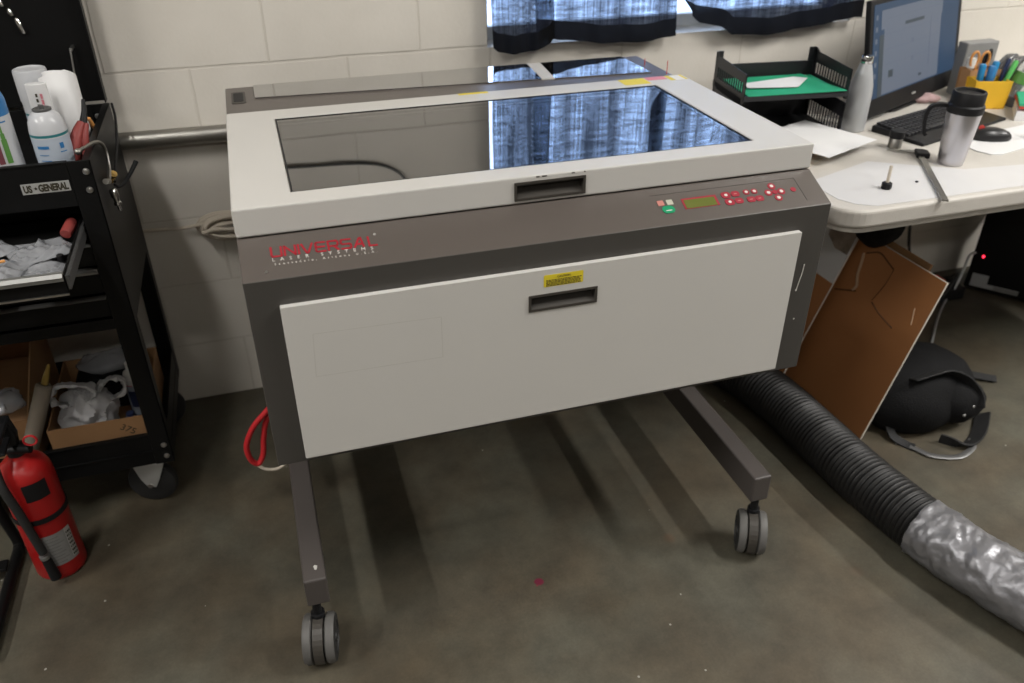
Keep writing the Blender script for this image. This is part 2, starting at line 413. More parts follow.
def carve(bm, cut):
    """subtract cut from bm and return the result as a bmesh"""
    ob = []
    for b in (bm, cut):
        bmesh.ops.recalc_face_normals(b, faces=b.faces[:])
        me = bpy.data.meshes.new('c'); b.to_mesh(me); b.free(); o = bpy.data.objects.new('c', me); COL.objects.link(o); ob.append(o)
    md = ob[0].modifiers.new('b', 'BOOLEAN'); md.operation = 'DIFFERENCE'; md.solver = 'EXACT'; md.object = ob[1]
    dg = bpy.context.evaluated_depsgraph_get(); ev = ob[0].evaluated_get(dg); me = ev.to_mesh()
    r = BM(); r.from_mesh(me); ev.to_mesh_clear()
    for o in ob:
        d = o.data; bpy.data.objects.remove(o); bpy.data.meshes.remove(d)
    return r
def dup(root, loc, rotz=None, label=None, group=None):
    r = root.copy(); COL.objects.link(r); r.location = loc
    if rotz is not None: r.rotation_euler = (0, 0, rotz)
    WM[r.name] = Matrix.Translation(loc) @ Matrix.Rotation(r.rotation_euler[2], 4, 'Z')
    if label: r['label'] = label
    if group: r['group'] = group
    for ch in list(root.children):
        c = ch.copy(); COL.objects.link(c); c.parent = r
        for g in list(ch.children):
            d = g.copy(); COL.objects.link(d); d.parent = c
    return r
def crumple(bm, amp, freq, seed=0, zmin=None):
    for v in bm.verts:
        n = mnoise.noise_vector(v.co*freq + Vector((seed, seed*1.7, 0)))
        n2 = mnoise.noise_vector(v.co*freq*2.7 + Vector((seed+9, 0, seed)))
        v.co += n*amp + n2*amp*.45
        if zmin is not None and v.co.z < zmin: v.co.z = zmin
    return bm

def ridged(bm, amp, freq, seed=0, zmin=None, oct=3):
    """sharp creases as in crumpled film"""
    bm.normal_update()
    mv = []
    for v in bm.verts:
        h = 0; a = 1.; f_ = freq
        for k in range(oct):
            h += a*(.5 - abs(mnoise.noise(v.co*f_ + Vector((seed*3.1+k, seed, k*7))))*1.6); a *= .55; f_ *= 2.1
        mv.append(v.co + v.normal*h*amp)
    for v, c in zip(bm.verts, mv):
        v.co = c
        if zmin is not None and v.co.z < zmin: v.co.z = zmin
    return bm
def film_sheet(c, w, d, h, rot, seed, n=34):
    """crumpled sheet of film lying about c"""
    b = BM(); T = Matrix.Translation(c) @ Matrix.Rotation(R(rot), 4, 'Z'); g = []
    for i in range(n+1):
        row = []
        for j in range(n+1):
            x, y = (i/n-.5)*w, (j/n-.5)*d
            p = Vector((x, y, 0)); q = T @ p; z = 0; a = 1; f_ = 18
            for k in range(4): z += a*(.62-abs(mnoise.noise(q*f_ + Vector((seed*5.3, k*3.1, seed))))*1.7); a *= .5; f_ *= 2.0
            e = mnoise.noise_vector(q*14 + Vector((seed, 0, 3)))*.014
            ed = min(1, 6*min(i/n, 1-i/n, j/n, 1-j/n)+.15)
            row.append(b.verts.new((q.x+e.x, q.y+e.y, c[2] + max(.0005, z*h*ed))))
        g.append(row)
    for i in range(n):
        for j in range(n): b.faces.new((g[i][j], g[i+1][j], g[i+1][j+1], g[i][j+1]))
    return b

# ------------------------------------------------------------------ camera
f = Vector((0.25485767, 0.80998865, -0.52817228)); rt = Vector((0.95321488, -0.30227208, -0.00360266)); up = Vector((0.16256985, 0.50254351, 0.84912959))
cd = bpy.data.cameras.new('camera'); cam = bpy.data.objects.new('camera', cd); COL.objects.link(cam)
cam.matrix_world = Matrix(((rt.x, up.x, -f.x, .33735), (rt.y, up.y, -f.y, -2.32865), (rt.z, up.z, -f.z, 1.5305), (0, 0, 0, 1)))
cd.sensor_width = 36; cd.lens = 823.16*36/1024; cd.clip_start = .05
cd.dof.use_dof = True; cd.dof.focus_distance = 1.6; cd.dof.aperture_fstop = 3.2
S.camera = cam
S.view_settings.view_transform = 'Standard'; S.view_settings.look = 'None'; S.view_settings.gamma = 1; S.view_settings.use_curve_mapping = False
S.view_settings.exposure = -.08

# ------------------------------------------------------------------ setting
def struct(name, bm, m, parent=None, **k):
    o = obj(name, bm, m, parent, **k)
    if parent is None: o['kind'] = 'structure'
    return o
X0, X1, Y0, H = -6.5, 8.5, -8.5, 3.6
struct('floor', box(BM(), X0, X1, Y0, 0, -.1, 0), 'concrete')
WX0, WX1, WZ0, WZ1 = 1.0005, 2.21, 1.006, 2.0
b = carve(box(BM(), X0, X1, 0, .2, -.1, H), box(BM(), WX0, WX1, -.05, .3, WZ0, WZ1))
struct('wall_back', b, 'block')
struct('wall_left', box(BM(), X0-.1, X0, Y0, .2, -.1, H), 'plaster')
struct('wall_right', box(BM(), X1, X1+.1, Y0, .2, -.1, H), 'plaster')
struct('wall_front', box(BM(), X0-.1, X1+.1, Y0-.1, Y0, -.1, H), 'plaster')
struct('ceiling', box(BM(), X0-.1, X1+.1, Y0-.1, .2, H, H+.1), 'ceil')
# window: frame in the opening, two panes, sill of the block itself
b = BM()
box(b, WX0, WX1, .10, .15, WZ0, WZ0+.035); box(b, WX0, WX1, .10, .15, WZ1-.05, WZ1)
box(b, WX0, WX0+.03, .10, .15, WZ0, WZ1); box(b, WX1-.04, WX1, .10, .15, WZ0, WZ1)
wn = struct('window_1', b, 'winframe')
obj('pane', box(BM(), WX0+.03, WX1-.04, .122, .127, WZ0+.035, WZ1-.05), 'pane', wn)
# daylight
w = bpy.data.worlds.new('sky'); S.world = w; w.use_nodes = True
N, L = w.node_tree.nodes, w.node_tree.links
tc = N.new('ShaderNodeTexCoord'); sp = N.new('ShaderNodeSeparateXYZ'); L.new(tc.outputs['Generated'], sp.inputs[0])
rp = N.new('ShaderNodeValToRGB'); e = rp.color_ramp.elements
e[0].position, e[0].color = .0, (.20, .23, .28, 1); e[1].position, e[1].color = 1., (.50, .67, 1., 1)
k = e.new(.36); k.color = (.22, .29, .42, 1); k = e.new(.52); k.color = (.54, .69, 1., 1)
mr = N.new('ShaderNodeMapRange'); mr.inputs[1].default_value = -1; mr.inputs[2].default_value = 1; L.new(sp.outputs['Z'], mr.inputs[0]); L.new(mr.outputs[0], rp.inputs[0])
L.new(rp.outputs[0], N['Background'].inputs['Color']); N['Background'].inputs['Strength'].default_value = 7.0
# long fluorescent lamps on the ceiling; the front row is added fill
def strip(name, x, y, z, power, sx=.12, sy=1.2, col=(1, .97, .925)):
    l = bpy.data.lights.new(name, 'AREA'); l.shape = 'RECTANGLE'; l.size = sx; l.size_y = sy; l.energy = power; l.color = col
    o = bpy.data.objects.new(name, l); COL.objects.link(o); o.location = (x, y, z); return o
for x, p in ((-2.7, 112), (-.50, 35), (2.76, 76), (5.0, 165)): strip('ceiling_lamp_or_fill', x, -1.95, 3.1, p)
for x in (-1.6, 1.0, 3.6): strip('ceiling_lamp_or_fill', x, -5.0, 3.5, 26, 1.2, .3)  # unseen row added to lift door, low wall and floor under the machine

# ------------------------------------------------------------------ laser engraver (local: u along the front, v back, z up)
W = 1.0936
mach = thing('laser_engraver', 'large grey and cream laser engraving machine on casters in front of block wall', 'machine', (.2768, -1.0926, 0), R(-.345))
ZB, ZC, VL, ZL0, ZL1, VB, ZD, VD = .541, .9179, .0838, .957, 1.0093, .6444, .998, .9061
prof = [(0, ZB), (0, ZC), (VL, ZL0), (.11, ZL0), (VB+.004, ZL0), (VB+.004, ZD), (VD, ZD), (VD, ZB)]
body = prism(BM(), prof, 0, W, lambda p, q, t: (t, p, q))
bmesh.ops.recalc_face_normals(body, faces=body.faces[:])
# bed well under the lid window, and the pocket behind the front door pull
body = carve(body, box(BM(), .07, 1.02, .115, .60, .80, 1.0))
DH = (.4765, .6085, .790, .823)                            # door pull opening u0 u1 z0 z1
body = carve(body, box(BM(), DH[0]+.003, DH[1]-.003, -.02, .022, DH[2]+.003, DH[3]-.003))
body.normal_update()
for f_ in body.faces:                                       # upright front faces carry their shade in a darker grey
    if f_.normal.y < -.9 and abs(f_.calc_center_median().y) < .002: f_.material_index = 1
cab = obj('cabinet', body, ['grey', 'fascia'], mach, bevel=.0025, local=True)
obj('engraving_bed', box(BM(), .071, 1.019, .116, .599, .801, .812), 'interior', cab, local=True)
g = BM()                                                    # gantry rail seen through the smoked window
box(g, .072, 1.018, .30, .325, .86, .885); box(g, .42, .50, .285, .345, .85, .90)
obj('gantry', g, 'darkplastic', cab, local=True)

# console helpers: s runs up the slope
tv = Vector((0, VL, ZL0-ZC)).normalized(); nv = Vector((0, -tv.z, tv.y))
def con(u, s, n=0.): return Vector((u, 0, ZC)) + tv*s + nv*n
def con_fn(u0, s0, k=1., du=0.): return lambda x, y, z: con(u0 + x, s0 + y + x*du, .0001 + z)
def plate(bm, u0, u1, s0, s1, n0, n1, mi=0, rad=0):
    poly = rrect(u0, u1, s0, s1, rad, 4) if rad else [(u0, s0), (u1, s0), (u1, s1), (u0, s1)]
    return prism(bm, poly, n0, n1, lambda p, q, t: con(p, q, t), mi)
# red wordmark drawn as broad strokes, each letter from its own strokes on a 1 x 1 cell
GL = {'U': [[(0, 1), (0, .12), (.1, 0), (1, 0), (1, 1)]], 'N': [[(0, 0), (0, 1), (1, 0), (1, 1)]], 'I': [[(0, 0), (0, 1)]],
      'V': [[(0, 1), (.42, 0), (.55, 0), (1, 1)]], 'E': [[(1, 1), (.12, 1), (0, .88), (0, .12), (.12, 0), (1, 0)], [(0, .5), (.95, .5)]],
      'R': [[(0, 0), (0, 1), (.88, 1), (1, .88), (1, .6), (.88, .45), (.1, .45)], [(.55, .45), (1, 0)]],
      'S': [[(1, 1), (.12, 1), (0, .88), (0, .62), (.12, .5), (.88, .5), (1, .38), (1, .12), (.88, 0), (0, 0)]],
      'A': [[(0, 0), (.5, 1), (.62, 1), (.78, 0)], [(.3, .32), (.7, .32)]], 'L': [[(0, 1), (0, 0), (.8, 0)]]}
lg = BM(); uu = .0515; hh = .0195
for ch, wd in zip('UNIVERSAL', (.0160, .0172, .0, .0172, .0150, .0160, .0158, .0192, .0160)):
    for st in GL[ch]:
        for (xa, ya), (xb, yb) in zip(st, st[1:]):
            a = Vector((uu + xa*wd + ya*hh*.0, .0475 + ya*hh)); c2 = Vector((uu + xb*wd, .0475 + yb*hh)); d = (c2-a).normalized(); pn = Vector((-d.y, d.x))*.0017
            a2, c3 = a - d*.0012, c2 + d*.0012
            poly = [tuple(a2+pn), tuple(a2-pn), tuple(c3-pn), tuple(c3+pn)]
            prism(lg, poly, .0002, .0007, lambda p, q, t: con(p, q - (p-.0515)*.02, t))
    uu += wd + .0054
lo = obj('logo', lg, 'red', cab, local=True, label='red wordmark reading UNIVERSAL')
tx = BM()
text_into(tx, 'LASER SYSTEMS', .0095, con_fn(.051, .0378, du=-.012), spacing=2.75)
text_into(tx, 'Scottsdale, Arizona U.S.A.', .0062, con_fn(.0535, .0293, du=-.006), spacing=2.32)
obj('logo_lettering', tx, 'white', cab, local=True)
obj('logo_mark', text_into(BM(), '®', .006, con_fn(.2215, .0660)), 'white', cab, local=True)
obj('console_screw', lathe(BM(), [(.0028, 0), (.0022, .0012), (0, .0014)], con(.0396, .018), 10, axis=nv), 'steel', cab, local=True)
# control panel
cp = BM()
ol = [(.738, .0755), (1.047, .0755), (1.047, .0165), (.728, .0165)]
for (a, b_) in ((0, 1), (1, 2)):
    p, q2 = Vector(ol[a]), Vector(ol[b_]); d = (q2-p).normalized(); n_ = Vector((-d.y, d.x))*.0007
    prism(cp, [tuple(p+n_), tuple(p-n_), tuple(q2-n_), tuple(q2+n_)], .0001, .0004, lambda x, y, t: con(x, y, t))
pan = obj('control_panel', cp, 'greyline', mach, local=True)
lc = BM(); plate(lc, .7955, .8675, .0325, .0585, .0001, .0006, 1); plate(lc, .799, .8625, .0335, .0545, .0004, .0009)
obj('display', lc, ['lcd', 'redbtn'], pan, local=True)
def button(u, s, kind):
    b = BM(); m_ = 'redbtn'
    if kind == 'led': plate(b, u-.0095, u+.0095, s-.0078, s+.0078, .0002, .001, 0, .006); plate(b, u-.0032, u+.0032, s-.0030, s+.0030, .001, .0016, 1, .0028); m_ = ['redbtn', 'white']
    elif kind == 'plain': plate(b, u-.0085, u+.0085, s-.0068, s+.0068, .0002, .001, 0, .005); plate(b, u-.003, u+.003, s-.0011, s+.0011, .001, .0011, 1); m_ = ['redbtn', 'pinkbtn']
    elif kind == 'pale': plate(b, u-.0062, u+.0062, s-.0062, s+.0062, .0002, .001, 0, .0045); plate(b, u-.003, u+.003, s-.0030, s+.0030, .001, .0016, 1, .0025); m_ = ['redbtn', 'white']
    elif kind == 'arrow':
        plate(b, u-.0078, u+.0078, s-.0078, s+.0078, .0002, .001, 0, .0074); plate(b, u-.0034, u+.0034, s-.0034, s+.0034, .001, .0016, 1, .003); m_ = ['redbtn', 'white']
    elif kind == 'small': plate(b, u-.0055, u+.0055, s-.0055, s+.0055, .0002, .001, 0, .005)
    elif kind == 'pink': plate(b, u-.0062, u+.0062, s-.0062, s+.0062, .0002, .001, 0, .001); m_ = 'pinkbtn'
    elif kind == 'palesq': plate(b, u-.0062, u+.0062, s-.0062, s+.0062, .0002, .001, 0, .001); m_ = 'palebtn'
    elif kind == 'go':
        plate(b, u-.0125, u+.0125, s-.009, s+.009, .0002, .0012, 0, .0085); plate(b, u-.006, u+.006, s-.0035, s-.0015, .0012, .0013, 1); m_ = ['green', 'white']
    obj('button', b, m_, pan, local=True)
for u, s, k in ((.7529, .0545, 'pink'), (.7712, .0541, 'palesq'), (.7625, .0372, 'go'),
                (.888, .0535, 'led'), (.9085, .054, 'plain'), (.889, .0360, 'led'), (.909, .0362, 'plain'),
                (.9321, .0548, 'pale'), (.9494, .0543, 'pale'), (.9345, .0357, 'plain'), (.9525, .0356, 'plain'),
                (.9903, .0612, 'arrow'), (.9768, .0462, 'arrow'), (.9908, .0462, 'small'), (1.0045, .0457, 'arrow'), (.9917, .0310, 'arrow'), (1.0313, .0467, 'small')):
    button(u, s, k)

# lid with window
LH = (.480, .6155, .9655, 1.0)
lid = prism(BM(), [(.0, .0), (W, .0), (W, 1.), (0, 1.)], 0, 1, lambda p, q, t: (p, VL+.0005+q*(VB-VL), ZL0+.0028+t*(ZL1-ZL0-.0028)))
G = (.0998, .9895, .1391, .5763)
lid = carve(lid, box(BM(), G[0]-.001, G[1]+.001, G[2]-.001, G[3]+.001, .9, 1.1))
lid = carve(lid, box(BM(), LH[0]+.003, LH[1]-.003, 0, VL+.024, LH[2]+.003, LH[3]-.003))
lido = obj('lid', lid, 'cream', mach, bevel=.003, local=True)
obj('lid_window', box(BM(), G[0]-.004, G[1]+.004, G[2]-.004, G[3]+.004, ZL1-.006, ZL1-.0022), 'smoked', lido, local=True)
gk = BM()
for a in ((G[0], G[1], G[2], G[2]+.003), (G[0], G[1], G[3]-.003, G[3]), (G[0], G[0]+.003, G[2], G[3]), (G[1]-.003, G[1], G[2], G[3])):
    box(gk, a[0], a[1], a[2], a[3], ZL1-.0045, ZL1-.0012)
obj('window_gasket', gk, 'blackmatte', lido, local=True)
def pull(name, D, v, parent):
    """recessed finger pull: rim, dished pocket"""
    u0, u1, z0, z1 = D; b = BM(); t = .0045; pr = .0018
    ring = [(u0, u1, z1-t, z1), (u0, u1, z0, z0+t), (u0, u0+t, z0+t, z1-t), (u1-t, u1, z0+t, z1-t)]
    for a in ring: box(b, a[0], a[1], v-pr, v+.002, a[2], a[3])
    a0, a1, c0, c1 = u0+.0032, u1-.0032, z0+.0032, z1-.0032
    box(b, a0, a1, v+.0195, v+.0205, c0, c1)                # back
    box(b, a0, a0+.001, v, v+.02, c0, c1); box(b, a1-.001, a1, v, v+.02, c0, c1)
    box(b, a0, a1, v, v+.02, c1-.001, c1)
    prism(b, [(v, c0), (v, c0+.0015), (v+.02, c0+.016), (v+.02, c0)], a0, a1, lambda p, q, t_: (t_, p, q))
    return obj(name, b, 'darkplastic', parent, local=True)
pull('lid_handle', LH, VL, lido)
for u, d in ((.521, .006), (.532, .009), (.588, .006), (.612, .0025)):   # worn chips in the paint by the handle
    obj('paint_chip', box(BM(), u, u+d, VL-.0003, VL+.003, ZL1-.0035, ZL1-.0016), 'greyline', lido, local=True)

# front door
UD0, UD1, ZD0, ZD1 = .0506, 1.0303, .5551, .8713
door = box(BM(), UD0, UD1, -.012, -.0005, ZD0, ZD1)
door = carve(door, box(BM(), DH[0]+.003, DH[1]-.003, -.03, .03, DH[2]+.003, DH[3]-.003))
dr = obj('front_door', door, 'cream', mach, bevel=.002, local=True)
pull('door_handle', DH, -.012, dr)
b = BM(); prism(b, rrect(.5045, .5795, .8365, .8600, .002, 3), -.0124, -.012, lambda p, q, t: (p, t, q))
tf = lambda u0, z0: (lambda x, y, z: (u0+x, -.0125-z, z0+y))
text_into(b, 'CAUTION', .0056, tf(.542, .8530), align='CENTER', mi=1)
random.seed(3)
for i in range(5):                                          # fine print too small to read
    x = .509
    while x < .573:
        l = random.uniform(.002, .007); box(b, x, min(x+l, .576), -.0127, -.0124, .8500-.0027*i-.0014, .8500-.0027*i, mi=1); x += l + .0011
obj('warning_label', b, ['yellow', 'ink'], dr, local=True, label='yellow caution label')
b = BM()
Q = [(.096, .814), (.316, .809), (.315, .726), (.091, .729)]
for i in range(4):
    p, q2 = Vector(Q[i]), Vector(Q[(i+1) % 4]); d = (q2-p).normalized(); n_ = Vector((-d.y, d.x))*.0006
    prism(b, [tuple(p+n_), tuple(p-n_), tuple(q2-n_), tuple(q2+n_)], -.0121, -.0118, lambda x, y, t: (x, t, y))
obj('sticker_residue', b, 'creamline', dr, local=True, label='faint rectangle left by a removed sticker')
b = BM(); tube(b, [(1.0585, -.0002, .7935), (1.0575, -.0002, .775), (1.0545, -.0002, .757), (1.0515, -.0002, .7375)], .0012, 6)
sphere(b, (1.0512, 0, .736), (.002, .001, .003), u=8, v=6)
obj('paint_fleck', sphere(BM(), (1.060, 0, .667), (.002, .001, .002), u=8, v=6), 'white', cab, local=True)
obj('scratch', b, 'white', cab, local=True, label='pale scratch on the grey front frame')

RSA, RSB = (.758, .771, .743), (.792, .809, .740)          # edges of a strip added as the pale reflection in the rear glass
# rear deck: smoked rear window, latch recess, stickers
for P_ in ([(.066, .79), (RSA[0], RSA[2]), (RSA[1], VD-.003), (.066, VD-.002)], [(RSB[0], RSB[2]), (1.0485, .722), (1.042, VD-.004), (RSB[1], VD-.003)]):
    obj('rear_window', prism(BM(), P_, ZD+.0002, ZD+.0030, lambda p, q, t: (p, q, t)), 'smoked2', cab, local=True)
obj('reflection_strip', prism(BM(), [(RSA[0]+.0006, RSA[2]), (RSB[0]-.0006, RSB[2]), (RSB[1]-.0006, VD-.003), (RSA[1]+.0006, VD-.003)], ZD+.0002, ZD+.0032, lambda p, q, t: (p, q, t)), 'cream', cab, local=True, label='cream strip standing in for a reflection between the rear windows')
b = BM(); prism(b, rrect(.013, .045, .758, .858, .008, 4), ZD, ZD+.0012, lambda p, q, t: (p, q, t)); prism(b, rrect(.018, .040, .772, .846, .006, 4), ZD+.0012, ZD+.002, lambda p, q, t: (p, q, t), mi=1)
obj('latch_recess', b, ['darkplastic', 'blackmatte'], cab, local=True)
def sticker(P, mi_, z): obj('sticker', prism(BM(), P, z, z+.0004, lambda p, q, t: (p, q, t)), mi_, lido, local=True)
sticker([(.517, .630), (.588, .630), (.588, .643), (.517, .643)], 'yellow', ZL1)
sticker([(.918, .590), (.985, .590), (.985, .640), (.918, .640)], 'yellow', ZL1)
sticker([(.988, .615), (1.04, .615), (1.04, .643), (.988, .643)], 'pinklabel', ZL1)
sticker([(1.043, .600), (1.088, .600), (1.088, .642), (1.043, .642)], 'yellow', ZL1)
sticker([(1.055, .596), (1.080, .596), (1.080, .640), (1.055, .640)], 'paper', ZL1+.0004)
for u, v, h in ((1.081, .70, .033), (1.066, .80, .018)):
    obj('pin', cyl(BM(), (u, v, ZD), (u, v, ZD+h), .0011, seg=8), 'redcap', cab, local=True, label='thin red pin')

# stand: two floor bars, uprights, cross bar, casters
LT, LB = .231, .1583
for u in (.0023, 1.0451):
    bar = obj('base_bar', box(BM(), u, u+.0468, .0008, .90, LB, LT), 'bargrey_shade', mach, bevel=.004, local=True)
    obj('upright', box(BM(), u, u+.0468, .74, .84, LT, ZB), 'bargrey_shade', mach, bevel=.003, local=True)
obj('cross_bar', box(BM(), .0491, 1.0451, .76, .82, .44, .50), 'bargrey_shade', mach, bevel=.003, local=True)
b = BM(); sphere(b, (.030, .035, LT-.001), (.005, .009, .0012), u=10, v=6)
obj('paint_chip', crumple(b, .0015, 90), 'creamline', mach, local=True, label='chipped patch on the bar')
def caster(u, v, a):
    T = Matrix.Translation((u, v, 0)) @ Matrix.Rotation(R(a), 4, 'Z')
    r = .0535
    st = BM(); cyl(st, (0, .018, .085), (0, .018, LB), .0095, seg=14); cyl(st, (0, .018, .104), (0, .018, .116), .015, seg=14); st.transform(T)
    c = obj('caster', st, 'blackmatte', mach, local=True)
    hd = BM()                                               # hood strip arching between the wheels
    pts = [(math.cos(R(t)), math.sin(R(t))) for t in range(-38, 150, 12)]
    outer = [(p*-.0545, r+q*.0545) for p, q in pts]; inner = [(p*-.030, r+q*.030) for p, q in pts[::-1]]
    prism(hd, outer+inner, -.0105, .0105, lambda p, q, t: (t, p*-1, q)); hd.transform(Matrix.Rotation(PI, 4, 'Z')); hd.transform(T)
    obj('hood', hd, 'darkplastic', c, local=True)
    for s in (-1, 1):
        wl = BM(); lathe(wl, [(.034, 0), (.049, .001), (.0535, .005), (.0535, .016), (.050, .0215), (.036, .0235), (.034, .020), (.012, .020), (.010, .024), (0, .024)], (s*.0115, 0, r), 32, axis=(s, 0, 0), mis=[0, 0, 0, 0, 1, 1, 1, 1, 1]); wl.transform(T)
        obj('wheel', wl, ['wheelgrey', 'rubber'], c, local=True, smooth=True)
caster(.016, .004, -10); caster(1.066, .006, -27); caster(.026, .86, 20); caster(1.068, .86, -15)

# red coiled air hose dropping from the underside, with its grey tail
b = BM(); tube(b, [(.300, -.60, .375), (.254, -.60, .327), (.213, -.60, .284), (.188, -.60, .232), (.190, -.60, .187), (.206, -.598, .167), (.222, -.595, .192), (.231, -.592, .240), (.247, -.59, .292), (.29, -.585, .345)], .0072, 12)
ah = single('air_hose', b, 'airred', 'loop of red hose hanging at lower left side of the laser machine', 'hose', (.22, -.60, .17), smooth=True)
b = BM(); tube(b, [(.200, -.60, .168), (.222, -.60, .146), (.26, -.60, .144), (.31, -.59, .19)], .0040, 8)
obj('hose_tail', b, 'cord', ah, smooth=True)

# ------------------------------------------------------------------ conduit and cord on the wall
b = BM(); cyl(b, (-2.4, -.023, .868), (1.20, -.023, .832), .0225, seg=28)
for x in (.62,): cyl(b, (x, -.023, .838), (x+.05, -.023, .8375), .0245, seg=28)
pp = single('steel_conduit', b, 'zinc', 'galvanised steel pipe running along the block wall', 'pipe', (.3, -.0, .84), smooth=True)
b = BM()
tube(b, [(-.30, -.03, .60), (-.02, -.02, .590), (.09, -.02, .585), (.15, -.03, .592), (.21, -.035, .592)], .0052, 8)
for k in range(6):
    a, c2 = .068-.007*(k % 3), .034-.007*(k % 3)
    tube(b, [(.205 + math.cos(t)*a + .004*k, -.016-.0085*k, .582 + math.sin(t)*c2 + .005*math.sin(k*2)) for t in [2*PI*i/8 + .2*k for i in range(8)]], .0056, 8, closed=True)
tube(b, [(.150, -.060, .578), (.185, -.066, .588), (.225, -.066, .584), (.265, -.060, .590)], .0056, 8)

tube(b, [(.245, -.03, .583), (.30, -.03, .60), (.42, -.02, .62)], .0052, 8)
cylm = BM()
single('cord_coil', b, 'cord', 'coiled beige cord tied against block wall left of the laser machine', 'cord', (.195, -.03, .55), smooth=True)

b = BM(); tube(b, [(-.3, -.0045, 1.285), (.2, -.0045, 1.288), (.45, -.0045, 1.296), (.62, -.0045, 1.305), (.70, -.0045, 1.330), (.74, -.0045, 1.375), (.75, -.0045, 1.46)], .0042, 8)
single('wall_cable', b, 'tablesteel', 'dark cable clipped along the block wall above the laser machine', 'cable', (.3, -.002, 1.28), smooth=True)
# ------------------------------------------------------------------ black tool cart
cart = thing('tool_cart', 'black steel rolling tool cart with raised lid against block wall', 'tool cart', (-.38, -.28, 0))
CX0, CX1, CY0, CY1 = -.76, 0., -.50, -.06
ZT, ZBX, ZS0, ZS1 = .955, .56, .150, .245
def ang(x, y, sx, sy, z0, z1):
    b = BM(); box(b, x, x+sx*.040, y, y+sy*.003, z0, z1); box(b, x, x+sx*.003, y, y+sy*.040, z0, z1); return b
for x, y, sx, sy in ((CX1, CY0, -1, 1), (CX0, CY0, 1, 1), (CX1, CY1, -1, -1), (CX0, CY1, 1, -1)):
    lg_ = BM()
    x0, x1 = sorted((x, x+sx*.045)); y0, y1 = sorted((y, y+sy*.004)); box(lg_, x0, x1, y0, y1, ZS0, ZT)
    x0, x1 = sorted((x, x+sx*.004)); y0, y1 = sorted((y, y+sy*.040)); box(lg_, x0, x1, y0, y1, ZS0, ZT)
    lo = obj('leg', lg_, 'black', cart, bevel=.0015)
    if sy > 0:
        for dz in (ZT-.024, ZT-.064, ZS0+.057, ZS0+.022):
            rv = lathe(BM(), [(.0072, 0), (.0062, .003), (.003, .0045), (0, .0048)], (x+sx*.0125 + (.003*sx if dz < ZT-.05 else 0), y, dz), 14, axis=(0, -1, 0))
            obj('rivet', rv, 'steel', lo, smooth=True)
    elif x == CX1:
        obj('rivet', lathe(BM(), [(.0072, 0), (.006, .003), (0, .0048)], (-.034, y-.0045, .925), 14, axis=(0, -1, 0)), 'steel', lo, smooth=True)
# upper box: front fascia, sides, back, tray floor, box floor
b = BM()
box(b, CX0+.045, CX1-.045, CY0+.001, CY0+.004, .858, ZT); box(b, CX0+.045, CX1-.045, CY0-.001, CY0+.012, ZT-.003, ZT)
box(b, CX0+.004, CX1-.004, CY0+.004, CY1-.004, .866, .870)
box(b, CX0+.004, CX1-.004, CY0+.004, CY1-.004, ZBX, ZBX+.004)
box(b, CX0+.045, CX1-.045, CY0+.001, CY0+.005, ZBX-.005, ZBX+.022)
for x0, x1 in ((CX0, CX0+.003), (CX1-.003, CX1)): box(b, x0, x1, CY0+.036, CY1-.036, ZBX, ZT)
for x0, x1 in ((CX0, CX0+.016), (CX1-.016, CX1)): box(b, x0, x1, CY0, CY1, ZT-.002, ZT)
box(b, CX0+.04, CX1-.04, CY1-.004, CY1-.001, ZBX, ZT)
top = obj('tray', b, 'black', cart, bevel=.0012)
# badge
b = BM(); by = CY0+.001
prism(b, [(-.141, .8945), (-.050, .8945), (-.050, .9165), (-.141, .9165)], by-.0015, by, lambda p, q, t: (p, t, q))
bf = lambda x0, z0: (lambda x, y, z: (x0+x*.66, by-.0016-z, z0+y))
text_into(b, 'US', .0205, bf(-.1375, .8985), mi=1, spacing=1.0, bold=.0010); text_into(b, 'GENERAL', .0205, bf(-.1095, .8985), mi=1, spacing=.95, bold=.0010)
star = [(-.1145 + math.cos(R(90+36*i))*(.0042 if i % 2 == 0 else .0018), .9055 + math.sin(R(90+36*i))*(.0042 if i % 2 == 0 else .0018)) for i in range(10)]
prism(b, star, by-.002, by-.0015, lambda p, q, t: (p, t, q), mi=1)
obj('badge', b, ['silverpaint', 'ink'], top, label='silver badge reading US GENERAL')
# drawers
def drawer(x0, x1, z0, z1, pulled, strip_h):
    y = CY0 + .006 - pulled
    d = BM(); box(d, x0, x1, y, y+.004, z0, z1)
    box(d, x0, x0+.002, y, y+.40, z0+.004, z1-.003); box(d, x1-.002, x1, y, y+.40, z0+.004, z1-.003); box(d, x0, x1, y, y+.40, z0+.004, z0+.007); box(d, x0, x1, y+.397, y+.40, z0+.004, z1-.003)
    dd = obj('drawer', d, 'black', cart, bevel=.001)
    h = BM(); prism(h, [(y-.011, z1-strip_h), (y-.013, z1-strip_h*.4), (y-.008, z1+.001), (y+.003, z1+.001), (y+.003, z1-.003), (y-.006, z1-.004), (y-.009, z1-strip_h)], x0, x1, lambda p, q, t: (t, p, q))
    obj('drawer_pull', h, 'silver', dd, label='silver edge pull')
    if pulled > .1:
        e_ = BM(); prism(e_, [(y-.003, z0-.001), (y+.001, z0-.001), (y+.001, z0+.0025), (y-.003, z0+.0025)], x0, x1, lambda p, q, t: (t, p, q)); obj('drawer_trim', e_, 'steel', dd)
        for x in (x0-.0055, x1+.0005):
            sl = BM(); box(sl, x, x+.005, y+.004, y+.36, z0+.008, z1-.010); box(sl, x+.001, x+.0065, y+.012, y+.25, z1-.018, z1-.012)
            obj('drawer_slide', sl, 'tablesteel', dd)
    return dd
d1 = drawer(-.705, -.055, .775, .822, .25, .014)
drawer(-.712, -.046, .648, .710, 0, .010)
drawer(-.712, -.046, .587, .640, 0, .004)
